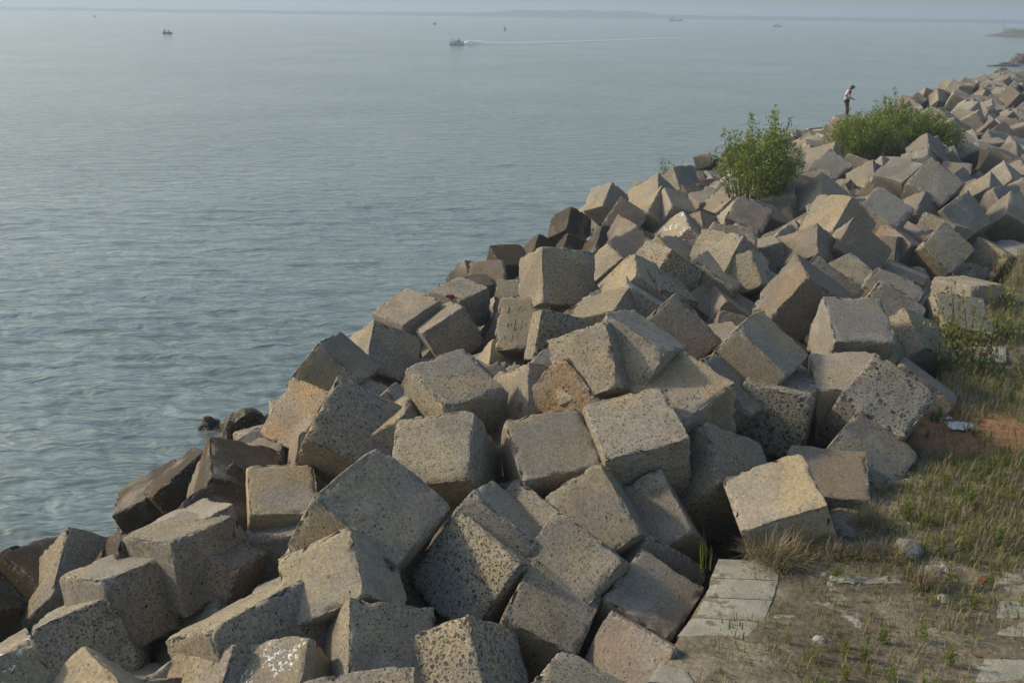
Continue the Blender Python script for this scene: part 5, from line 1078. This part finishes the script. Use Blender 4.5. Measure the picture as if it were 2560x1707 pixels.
# ------------------------------------------------------------------ person
def skin(name,verts,edges,radii,mat,parent=None,sub=2,root=0):
    me=bpy.data.meshes.new(name); me.from_pydata(verts,edges,[]); me.materials.append(mat); me.update()
    o=link(bpy.data.objects.new(name,me),parent); md=o.modifiers.new('skin','SKIN'); md.use_smooth_shade=True
    sv=me.skin_vertices[0].data
    for i,r in enumerate(radii): sv[i].radius=(r,r) if not isinstance(r,tuple) else r; sv[i].use_root=(i==root)
    s=o.modifiers.new('sub','SUBSURF'); s.levels=s.render_levels=sub
    return o
SKINM=simple('skin',(.115,.06,.035),.6,.1); HAIR=simple('black_hair',(.01,.009,.008),.6)
def person_standing(loc,rz,label):
    e=tag(empty('person',loc,rz),label,'person'); e.rotation_euler=(0,-.11,rz)
    v=[];ed=[];r=[]
    def a(p,rad,par=None):
        v.append(p);r.append(rad)
        if par is not None: ed.append((par,len(v)-1))
        return len(v)-1
    pel=a((0,0,.90),.125); wa=a((.02,0,1.05),.115,pel); ch=a((.07,0,1.24),.14,wa); up=a((.13,0,1.37),.10,ch); nk=a((.20,0,1.43),.052,up); h1=a((.265,0,1.475),.082,nk); h2=a((.31,0,1.535),.098,h1); h3=a((.335,0,1.58),.075,h2); nose=a((.40,0,1.475),.022,h1)
    for s in(1,-1):
        hp=a((0,.085*s,.84),.095,pel); kn=a((.03,.10*s,.47),.062,hp); an=a((-.01,.10*s,.09),.042,kn); ft=a((.05,.105*s,.045),.042,an); to=a((.17,.12*s,.03),.03,ft)
        sh=a((.12,.17*s,1.34),.066,up); el=a((.10,.225*s,1.06),.046,sh); wr=a((.27,.10*s,.92),.030,el); pm=a((.325,.07*s,.895),.034,wr)
        for k,(L,off) in enumerate(((.07,.028),(.08,.01),(.075,-.008),(.058,-.026))):
            f1=a((.365,(.07)*s+off,.885),.009,pm); f2=a((.365+L*.5,.06*s+off*.8,.865),.0085,f1); a((.365+L*.6,.05*s+off*.8,.835),.008,f2)
        t1=a((.335,.04*s,.915),.010,pm); a((.37,.028*s,.90),.009,t1)
    skin('body',v,ed,r,SKINM,e)
    sv=[(0,0,.83),(0,0,.93),(.02,0,1.05),(.07,0,1.24),(.13,0,1.36),(.17,0,1.41),(.12,.18,1.34),(.10,.235,1.06),(.235,.125,.945),(.12,-.18,1.34),(.10,-.235,1.06),(.235,-.125,.945)]
    skin('shirt',sv,[(0,1),(1,2),(2,3),(3,4),(4,5),(4,6),(6,7),(7,8),(4,9),(9,10),(10,11)],[.165,.158,.15,.165,.12,.075,.083,.066,.048,.083,.066,.048],simple('pale_pink_shirt',(.44,.38,.37),.85,.12,9),e,2,3)
    tv=[(0,0,.93),(0,.09,.83),(.03,.103,.47),(-.005,.103,.10),(0,-.09,.83),(.03,-.103,.47),(-.005,-.103,.10)]
    skin('trousers',tv,[(0,1),(1,2),(2,3),(0,4),(4,5),(5,6)],[.14,.112,.082,.072,.112,.082,.072],simple('dark_trousers',(.035,.035,.03),.9,.2,9),e,2,0)
    R=Matrix.Rotation(math.radians(38),3,'Y'); mb=MB(); mb.ell((.325,0,1.565),(.118,.105,.075),R); mb.box((.43,0,1.52),(.12,.13,.012),R); mb.build('cap',simple('teal_cap',(.03,.19,.16),.7),e,True)
    mb=MB(); mb.ell((.285,0,1.53),(.106,.1,.07),R); mb.build('hair',HAIR,e,True)
    for s in(1,-1):
        mb=MB(); mb.ell((.372,.032*s,1.505),(.012,.012,.010)); mb.build('eye',HAIR,e,True)
        mb=MB(); mb.ell((.285,.088*s,1.495),(.02,.012,.03)); mb.build('ear',SKINM,e,True)
    return e
person_standing((PERSON[0],PERSON[1],PERSON[2]),math.radians(-8),'person in pale shirt and teal cap standing with bowed head beyond the bushes')
def stand_block(loc,label):
    o=bpy.data.objects.new('concrete_cube',VAR[3]); link(o); o.location=loc; o.scale=(1.25,1.25,1.25); o.rotation_euler=(0.06,-.05,.5); o.color=(.25,.21,.16,.3); tag(o,label,'concrete cube','concrete cubes piled along the breakwater')
stand_block((PERSON[0]-.05,PERSON[1]+.15,PERSON[2]-.64),'level concrete cube under the standing person in the teal cap')
# ------------------------------------------------------------------ crow
def crow(loc,rz):
    e=tag(empty('crow',loc,rz),'black crow perched upright on a cube of the far breakwater','crow')
    K=simple('black_feather',(.012,.012,.014),.45,.3,20,.5)
    v=[(-.02,0,.17),(.04,0,.24),(.075,0,.31),(.095,0,.36),(.13,0,.365),(-.09,0,.09),(-.17,0,.0),(-.23,0,-.06)]
    skin('body',v,[(0,1),(1,2),(2,3),(3,4),(0,5),(5,6),(6,7)],[.075,.07,.048,.042,.02,.055,(.035,.02),(.03,.012)],K,e,2,0)
    mb=MB(); mb.tube([(.13,0,.365),(.17,0,.362),(.205,0,.35)],[.018,.012,.002],6); mb.build('beak',K,e)
    for s in(1,-1):
        mb=MB(); R=Matrix.Rotation(math.radians(-52),3,'Y'); mb.ell((-.05,.07*s,.14),(.17,.022,.06),R); mb.build('wing',K,e,True)
        mb=MB(); mb.tube([(0,.03*s,.11),(.015,.03*s,.05),(.01,.03*s,.0)],[.012,.007,.006],5)
        for k in(-1,0,1): mb.tube([(.01,.03*s,.004),(.05,.03*s+.02*k,.003)],.004,4)
        mb.build('leg',K,e)
crow((CROW[0],CROW[1],CROW[2]),math.radians(35))
bm=bmesh.new(); bmesh.ops.create_icosphere(bm,subdivisions=3,radius=.36)
for v in bm.verts:
    v.co*=1+.18*fbm(v.co*3,3); v.co.z*=.85
    if v.co.z>.2: v.co.x*=.7;v.co.y*=.7
me=bpy.data.meshes.new('tied_bag'); bm.to_mesh(me); bm.free(); me.materials.append(simple('black_plastic',(.012,.012,.016),.35,.2,9,.5)); o=link(bpy.data.objects.new('tied_bag',me)); o.location=(BUNDLE[0],BUNDLE[1],BUNDLE[2]); tag(o,'rounded black bag lying on top of the far cubes','bag')
SB=simple('sandbag_cloth',(.24,.205,.14),.95,.2,3,.2,.02)
SBL=['bulging tan sandbag nearest the crow','long tan sandbag below the lone rosy cube','tan sandbag draped low, lowest of the five','flattened sandbag behind the crow','small tan sandbag topmost of the five']
for k,p in enumerate(BAGS):
    bm=bmesh.new(); bmesh.ops.create_uvsphere(bm,u_segments=28,v_segments=16,radius=1)
    for v in bm.verts:
        x,y,z=v.co; f_=lambda a,e: math.copysign(abs(a)**e,a)
        v.co=Vector((f_(x,.75)*1.25,f_(y,.75)*.55,f_(z,.8)*.36))*(1+.10*fbm(Vector((x,y,z))*1.8+Vector((k*4,0,0)),3)); v.co.z-=.12*v.co.x*v.co.x
    me=bpy.data.meshes.new('sandbag'); bm.to_mesh(me); bm.free(); me.materials.append(SB); me.polygons.foreach_set('use_smooth',[True]*len(me.polygons))
    o=link(bpy.data.objects.new('sandbag',me)); o.location=p; o.rotation_euler=(.1*k-.2,-.1+.05*k,math.radians(20+12*k)); tag(o,SBL[k],'sandbag','tan sandbags lying over the far cubes')
# ------------------------------------------------------------------ shoreline rocks
OYS,nt_=newmat('oyster_rock'); N_=NT(nt_); P_=N_.n('ShaderNodeTexCoord').outputs['Object']; n_,_=N_.noise(P_,3,4); v_=N_.vor(P_,9); s_=N_.n('ShaderNodeSeparateColor'); N_.L(v_.outputs['Color'],s_.inputs[0])
c_=N_.mix(N_.ramp(n_,.35,.65),(.022,.019,.011),(.055,.045,.022)); k_=N_.math('MULTIPLY',N_.math('LESS_THAN',s_.outputs[0],.42),N_.ramp(v_.outputs['Distance'],.42,.28)); c_=N_.mix(N_.math('MULTIPLY',k_,.85),c_,N_.mix(s_.outputs[1],(.10,.075,.02),(.34,.28,.13)))
N_.bsdf(c_,.6,N_.bump(N_.math('ADD',n_,N_.math('MULTIPLY',k_,.5)),1.,.08),.4)
DKR=simple('dark_reef',(.10,.082,.06),.8,.4,2.,.3,.05)
def rk(p,sc,label,mat,k,rz=0,name='rock'):
    me=rock_mesh(k,4,.45); me.materials.append(mat); o=link(bpy.data.objects.new(name,me)); o.location=p; o.scale=sc; o.rotation_euler=(0,0,rz); tag(o,label,'rock'); return o
rk((ROCK[0],ROCK[1],-.02),(.36,.30,.32),'small oyster covered rock alone in the water near the cubes',OYS,71)
rk((-6.45,23.4,.15),(.75,.7,.75),'dark oyster crusted rock wedged at the water edge beside the small rock',OYS,72)
rk((-7.3,18.6,.05),(.75,.6,.62),'yellow oyster crusted rock under the dark shoreline cubes',OYS,73)
rk((-7.6,16.3,.0),(.55,.5,.45),'low crusted rock at the water edge above the twin cubes',OYS,74)
RL=['flat reef tip breaking the surface off the far breakwater','small pointed reef rock off the far breakwater','long dark reef rock off the far breakwater','big dark boulder ending the far breakwater','squat dark rock in the water under the far cubes']
RSZ=[(2.2,.8,.22),(1.3,.9,.75),(2.8,1.,.4),(2.4,2.,2.2),(1.6,1.2,1.1)]
for k,p in enumerate(REEF): rk((p[0],p[1],p[2]+.05),RSZ[k],RL[k],DKR,80+k,.3*k)
FO,ntf=newmat('foam'); NF=NT(ntf); pf=NF.n('ShaderNodeNewGeometry').outputs['Position']; a_,_=NF.noise(pf,2.2,4,.7); uvn=NF.n('ShaderNodeAttribute',attribute_name='edge')
bf,of=NF.bsdf((.82,.85,.86),.7,None,.2); tr=NF.n('ShaderNodeBsdfTransparent'); mxf=NF.n('ShaderNodeMixShader'); NF.L(NF.math('MULTIPLY',NF.ramp(a_,.30,.52),uvn.outputs['Fac']),mxf.inputs[0]); NF.L(tr.outputs[0],mxf.inputs[1]); NF.L(bf.outputs[0],mxf.inputs[2]); NF.L(mxf.outputs[0],of.inputs['Surface'])
def foam_strip(name,pts,wid,label,fade,hump=.0):
    v=[];f=[];ed=[];M=8
    P=[Vector((p[0],p[1],.10)) for p in pts]; Q=[]
    for a,b in zip(P[:-1],P[1:]):
        for k in range(10): Q.append(a.lerp(b,k/10))
    Q.append(P[-1]); n=len(Q)
    for i,p in enumerate(Q):
        t=(Q[min(i+1,n-1)]-Q[max(i-1,0)]).normalized(); s=Vector((-t.y,t.x,0)); u=i/(n-1); w_=np.interp(u,[0,.1,.3,1],wid)
        for j in range(M+1):
            b=j/M*2-1; v.append(p+s*b*w_*(1+.15*fbm((i*.4,b,2),2))+Vector((0,0,hump*(max(0,1-u*2.2)*.85+.15)*(1-b*b)*min(1,u*12+.3)))); ed.append((1-abs(b)**3)*np.interp(u,[0,.05,.25,1],fade))
    f=[(i*(M+1)+j,(i+1)*(M+1)+j,(i+1)*(M+1)+j+1,i*(M+1)+j+1) for i in range(n-1) for j in range(M)]
    o=mesh_obj(name,v,f,FO,None,True); at=o.data.attributes.new('edge','FLOAT','POINT'); at.data.foreach_set('value',ed); tag(o,label,'wake'); return o
foam_strip('wake_foam',WAKE,[.9,2.4,3.0,3.4],'white foaming wake trailing behind the open speedboat',[1.2,1.5,.7,.3],1.5)
foam_strip('wake_foam',LWAKE,[1.5,3.5,3.5,1.5],'low white bow wave around the distant white launch',[.4,.9,.9,.4])
for k,p in enumerate(FOAM):
    v=[];ed=[];M=10;rr=random.Random(k)
    for i in range(M+1):
        for j in range(M+1):
            a=i/M*2-1;b=j/M*2-1; v.append((p[0]+a*.36,p[1]+b*.24,.09+.03*fbm((a*2,b*2,k),2))); ed.append(max(0,1-a*a-b*b)*.16)
    o=mesh_obj('foam_patch',v,[(i*(M+1)+j,(i+1)*(M+1)+j,(i+1)*(M+1)+j+1,i*(M+1)+j+1) for i in range(M) for j in range(M)],FO,None,True); at=o.data.attributes.new('edge','FLOAT','POINT'); at.data.foreach_set('value',ed)
    tag(o,['foam splash beside the small oyster rock','thin foam just landward of the oyster rock','foam fleck beside the dark corner cubes','faint foam streak at the corner cubes','stray foam fleck seaward of the oyster rock','second stray fleck seaward of the oyster rock'][k],'foam')
# ------------------------------------------------------------------ boats, buoys, far jetty
def hull(name,L,W,H,mat,parent,bow=.35,stern=.1,open_=True):
    n=17;m=9;v=[];f=[]
    for i in range(n):
        x=i/(n-1); wd=W*.5*(1-max(0,(x-.45)/.55)**2.4)*(.82+.18*min(1,x*4)); sh=H*(1+bow*max(0,(x-.35)/.65)**2+stern*max(0,(.25-x)/.25)**2)
        for j in range(m):
            a=(j/(m-1)*2-1); y=wd*math.copysign(abs(a)**.6,a); z=-.25*H+(sh+.25*H)*abs(a)**1.9
            v.append((x*L-L/2,y,z))
    f=[(i*m+j,(i+1)*m+j,(i+1)*m+j+1,i*m+j+1) for i in range(n-1) for j in range(m-1)]; f.append(tuple(range(m)))
    o=mesh_obj(name,v,f,mat,parent,True); s=o.modifiers.new('s','SOLIDIFY'); s.thickness=.05*H+.02; s.offset=-1; return o
def seated(loc,rz,shirt,label,lean=0.,sc=1.):
    e=tag(empty('person',loc,rz),label,'person'); e.scale=(sc,)*3
    v=[(0,0,.10),(.02+lean*.3,0,.35),(.03+lean*.7,0,.52),(.05+lean,0,.62),(.06+lean,0,.74),(.07+lean,0,.82)];ed=[(0,1),(1,2),(2,3),(3,4),(4,5)];r=[.14,.13,.12,.05,.10,.085]
    for s in(1,-1):
        k=len(v); v+=[(.04+lean*.7,.19*s,.5),(.08+lean*.6,.23*s,.28),(.30+lean*.3,.15*s,.24),(.36+lean*.3,.14*s,.23),(.05,.1*s,.08),(.42,.12*s,.10),(.42,.12*s,-.25),(.52,.12*s,-.28)]
        ed+=[(2,k),(k,k+1),(k+1,k+2),(k+2,k+3),(0,k+4),(k+4,k+5),(k+5,k+6),(k+6,k+7)]; r+=[.06,.048,.032,.034,.10,.075,.05,.04]
    skin('body',v,ed,r,SKINM,e,1)
    skin('shirt',[(0,0,.10),(.02+lean*.3,0,.35),(.03+lean*.7,0,.53),(.04+lean*.7,.2,.5),(.08+lean*.6,.24,.28),(.04+lean*.7,-.2,.5),(.08+lean*.6,-.24,.28)],[(0,1),(1,2),(2,3),(3,4),(2,5),(5,6)],[.165,.155,.145,.08,.065,.08,.065],shirt,e,1,1)
    mb=MB(); mb.ell((.05+lean,0,.84),(.105,.1,.075)); mb.build('hair',HAIR,e,True)
SH={'white':simple('white_shirt',(.6,.6,.58),.8),'red':simple('red_shirt',(.25,.03,.03),.8),'blue':simple('blue_shirt',(.03,.06,.11),.8),'dark':simple('dark_shirt',(.03,.03,.035),.8),'green':simple('mint_shirt',(.38,.48,.42),.8)}
def world(p,rz,l):
    c,s=math.cos(rz),math.sin(rz); return (p[0]+c*l[0]-s*l[1],p[1]+s*l[0]+c*l[1],p[2]+l[2])
# dark rowing boat
rz=math.radians(172); DB=simple('dark_boat_wood',(.02,.024,.026),.7,.3,4)
e=tag(empty('rowing_boat',(*ROWBOAT[:2],.05),rz),'small dark rowing boat carrying two people on open water','boat'); hull('hull',3.9,1.3,.62,DB,e,.5,.35)
mb=MB(); mb.box((-.7,0,.42),(.25,1.05,.05)); mb.build('bench',DB,e); mb=MB(); mb.box((.8,0,.42),(.25,1.0,.05)); mb.build('bench',DB,e)
seated(world((*ROWBOAT[:2],.05),rz,(1.0,0,.52)),rz+3.14,SH['blue'],'person in dark blue shirt sitting tall in the rowing boat',0,1.75); seated(world((*ROWBOAT[:2],.05),rz,(-1.0,0,.45)),rz,SH['dark'],'hunched person in dark clothes rowing the small dark boat',.22,1.5)
# speedboat
rz=math.radians(222); GB=simple('grey_green_hull',(.55,.57,.54),.5,.25,2); WH=simple('white_gelcoat',(.6,.6,.57),.4)
p0=(*SPEEDBOAT[:2],.05); e=tag(empty('speedboat',p0,rz),'open grey green speedboat full of passengers throwing a white wake','boat'); hull('hull',5.6,2.0,.72,GB,e,.75,.05)
mb=MB(); 
for s in(1,-1): mb.tube([(-2.7,.80*s,.86),(-.5,.93*s,.87),(1.2,.72*s,1.0),(2.72,.05*s,1.32)],.05,6)
mb.build('gunwale',WH,e,True)
mb=MB(); mb.box((-2.9,0,.75),(.35,.4,.7),None,.8); mb.box((-2.95,0,.25),(.15,.15,.8)); mb.build('outboard_motor',simple('motor',(.02,.02,.022),.4),e)
for k in range(3): mb=MB(); mb.box((-1.3+k*1.1,0,.55),(.35,1.5,.08)); mb.build('bench',WH,e)
for l,sh,tx,ln in(((1.6,.2,.75),'white','person in white shirt sitting at the speedboat bow',0),((.9,-.35,.65),'green','person in mint shirt sitting behind the bow of the speedboat',.05),((.3,.35,.6),'dark','person in dark shirt amidships in the speedboat',0),((-.4,-.3,.6),'white','person in white shirt beside the red shirted one',.1),((-1.0,.1,.95),'red','person in red shirt sitting highest in the speedboat',0),((-1.9,-.1,.6),'blue','person in blue shirt steering at the speedboat stern',.1)):
    seated(world(p0,rz,(l[0],l[1],l[2]-.05)),rz,SH[sh],tx,ln,1.3)
foam_strip('bow_spray',[world(p0,rz,(2.9,.2,0)),world(p0,rz,(2.2,-.9,0)),world(p0,rz,(.6,-1.3,0))],[.25,.5,.45,.2],'white spray thrown up at the bow of the speedboat',[.6,1,.8,.2],.2)
# buoys
RB=simple('faded_red_paint',(.26,.06,.035),.7,.2,2); e=tag(empty('mooring_buoy',(*REDBUOY[:2],0)),'faded red drum buoy floating far out','buoy')
mb=MB(); mb.tube([(-1.5,0,.45),(-1.35,0,.45),(1.35,0,.45),(1.5,0,.45)],[.5,.85,.85,.5],14); mb.build('drum',RB,e,True); mb=MB(); mb.tube([(0,0,1.2),(0,0,1.7)],.12,8); mb.build('mooring_eye',RB,e)
GN=simple('green_buoy_paint',(.02,.16,.11),.6,.2,2); e=tag(empty('channel_buoy',(*GREENBUOY[:2],0)),'green pointed channel buoy floating beyond the speedboat','buoy'); e.scale=(.78,.78,.78)
mb=MB(); mb.tube([(0,0,-.3),(0,0,.6),(0,0,.75)],[1.15,1.15,.9],14); mb.build('float',GN,e,True)
mb=MB()
for k in range(4):
    a=k*math.pi/2+.4; mb.tube([(.8*math.cos(a),.8*math.sin(a),.7),(.22*math.cos(a),.22*math.sin(a),2.6)],.07,5)
for z in(1.3,1.9): mb.tube([(.55*(2.6-z)/1.3*math.cos(q),.55*(2.6-z)/1.3*math.sin(q),z) for q in np.linspace(0,6.283,9)],.05,5)
mb.build('frame',GN,e); mb=MB(); mb.tube([(0,0,2.5),(0,0,2.7),(0,0,3.5)],[.25,.42,.02],10); mb.build('top_mark',GN,e); mb=MB(); mb.tube([(0,0,.8),(0,0,2.4)],[.45,.2],8); mb.build('body',GN,e)
# trawler, launch, dinghy
TW=simple('tarred_wood',(.06,.065,.06),.8,.2,1); e=tag(empty('fishing_trawler',(*TRAWLER[:2],0),math.radians(5)),'dark wooden fishing trawler with raised ends on the horizon','ship'); hull('hull',22,6,2.0,TW,e,1.0,.6)
mb=MB(); mb.box((-6.6,0,4.2),(5.2,3.8,3.2),None,.92); mb.build('wheelhouse',TW,e); mb=MB(); mb.box((-6.6,0,6.0),(5.6,4.2,.25)); mb.build('roof',TW,e); mb=MB(); mb.tube([(1,0,1.5),(1,0,5.4)],[.16,.08],6); mb.tube([(1,0,4.6),(5,0,2.8)],.06,5); mb.build('mast',TW,e); mb=MB(); mb.box((1.2,0,2.0),(8,5.0,.12)); mb.build('deck',TW,e)
e=tag(empty('motor_launch',(*LAUNCH[:2],0),math.radians(175)),'distant white cabin launch pushing a low bow wave','boat'); hull('hull',11,3.2,1.5,WH,e,.5,.05)
mb=MB(); mb.box((-.3,0,2.0),(4.6,2.4,1.3),None,.8); mb.build('cabin',WH,e); mb=MB(); mb.box((.6,0,2.75),(2.2,2.0,.10)); mb.build('roof',WH,e); mb=MB(); mb.box((-.3,0,2.1),(4.3,2.43,.5),None,.97); mb.build('window',simple('dark_glass',(.03,.035,.04),.2),e); mb=MB(); mb.box((0,0,1.45),(8,2.7,.1)); mb.build('deck',WH,e)
for o,l in ((-4.2,'person standing tiny at the stern of the white launch'),): seated(world((*LAUNCH[:2],0),math.radians(175),(o,0,1.6)),0,SH['dark'],l)
e=tag(empty('dinghy',(*DINGHY[:2],0),math.radians(20)),'tiny grey dinghy far away beyond the rowing boat','boat'); hull('hull',3.6,1.5,.9,DB,e,.3,.1); mb=MB(); mb.box((-.3,0,1.2),(1.2,1.0,1.2),None,.7); mb.build('cabin',DB,e); mb=MB(); mb.box((.8,0,.6),(.3,1.2,.06)); mb.build('bench',DB,e)
def jetty():
    v=[];f=[];n=60;m=11; rr=random.Random(2); a=Vector(JETTY[0]);d=(Vector((JETTY[3][0],JETTY[3][1],0))-Vector((a.x,a.y,0))); L=d.length; d.normalize(); s=Vector((-d.y,d.x,0))
    for i in range(n):
        u=i/(n-1); hgt=np.interp(u,[0,.05,.12,.2,.3,1],[.1,1.2,2.6,3.7,3.2,3.6]); wd=np.interp(u,[0,.1,1],[1.5,6,9])
        for j in range(m):
            b=j/(m-1)*2-1; p=a+d*(u*L*1.6)+s*b*wd; z=-.4+(hgt+.4)*(1-abs(b)**1.6)+.9*fbm((u*60,b*4,0),3)*(1-abs(b)); v.append((p.x,p.y,z))
    f=[(i*m+j,(i+1)*m+j,(i+1)*m+j+1,i*m+j+1) for i in range(n-1) for j in range(m-1)]
    e=tag(empty('rock_jetty',(0,0,0)),'low brown rock jetty with a tuft of scrub far along the coast','jetty')
    mesh_obj('rockfill',v,f,simple('jetty_rock',(.10,.085,.07),.9,.5,.6,.2,.1),e)
    V=[];F=[]
    for i in range(500):
        p=a+d*(L*1.6*rr.uniform(.13,.27))+s*rr.gauss(0,2); leaf(V,F,(p.x,p.y,rr.uniform(2.6,4.6)),(rr.gauss(0,1),rr.gauss(0,1),1),.7,.35,rr)
    mesh_obj('scrub',V,F,BUSHL,e)
    p=Vector((MAST[0],MAST[1],3.)); e2=tag(empty('beacon_mast',p),'slender lattice beacon mast standing on the far rock jetty','mast'); mb=MB()
    for k in range(3):
        q=k*2.094; mb.tube([(.55*math.cos(q),.55*math.sin(q),-.5),(.12*math.cos(q),.12*math.sin(q),5.2)],.07,4)
    for z in np.arange(.3,5,.7):
        r=.52-.08*z; mb.tube([(r*math.cos(q),r*math.sin(q),z) for q in np.linspace(0,6.283,4)],.045,4)
    mb.build('lattice',simple('galvanised_steel',(.2,.21,.22),.5),e2); mb=MB(); mb.tube([(0,0,5),(0,0,7.2)],[.06,.03],5); mb.build('pole',simple('steel_pole',(.2,.21,.22),.5),e2); mb=MB(); mb.tube([(0,0,4.6),(1.2,.2,5.4)],.05,4); mb.build('bracket',simple('steel_bracket',(.2,.21,.22),.5),e2)
jetty()
# ------------------------------------------------------------------ far shore
def shore():
    xs=[p[0] for p in SHORE]; ys=[p[1] for p in SHORE]
    v=[];f=[];n=420;m=7
    for i in range(n):
        x=np.interp(i,[0,n-1],[-2600,2800]); y=np.interp(x,xs,ys) if xs[0]<x<xs[-1] else (ys[0] if x<=xs[0] else ys[-1])
        h=np.interp(x,[-2600,-900,-300,-60,0,250,290,330,900,2800],[7,7,7,9,15,17,16,9,8,8])*(1+.13*fbm((x*.012,0,5),3)+.13*fbm((x*.06,3,5),3))
        for j,(dy,k) in enumerate(((0,0),(6,.03),(14,.5),(26,.85),(45,1),(90,1.03),(200,.9))): v.append((x,y+dy,-.5+h*k*(1+(.10*fbm((x*.09,j*3,1),2)) if j>1 else 1)))
    f=[(i*m+j,(i+1)*m+j,(i+1)*m+j+1,i*m+j+1) for i in range(n-1) for j in range(m-1)]
    o=mesh_obj('far_shore',v,f,simple('far_trees',(.05,.065,.045),.9,.3,.05),None,True); tag(o,'low wooded far shore fading into haze across the water','shore',kind='structure')
shore()
# ------------------------------------------------------------------ haze
def haze():
    m,nt=newmat('haze'); N=NT(nt); pv=N.n('ShaderNodeVolumePrincipled'); pv.inputs['Color'].default_value=HAZEC; pv.inputs['Density'].default_value=HAZED; pv.inputs['Anisotropy'].default_value=.25
    o=N.n('ShaderNodeOutputMaterial'); N.L(pv.outputs[0],o.inputs['Volume']); m.cycles.homogeneous_volume=True if hasattr(m,'cycles') else None
    mb=MB(); z0=-7.;z1=40.; mb.box((0,3300,(z0+z1)/2),(12000,9000,z1-z0)); ob=mb.build('haze',m); tag(ob,'pale sea haze over the water','haze',kind='stuff'); ob.display_type='WIRE'
if HAZED>0: haze()
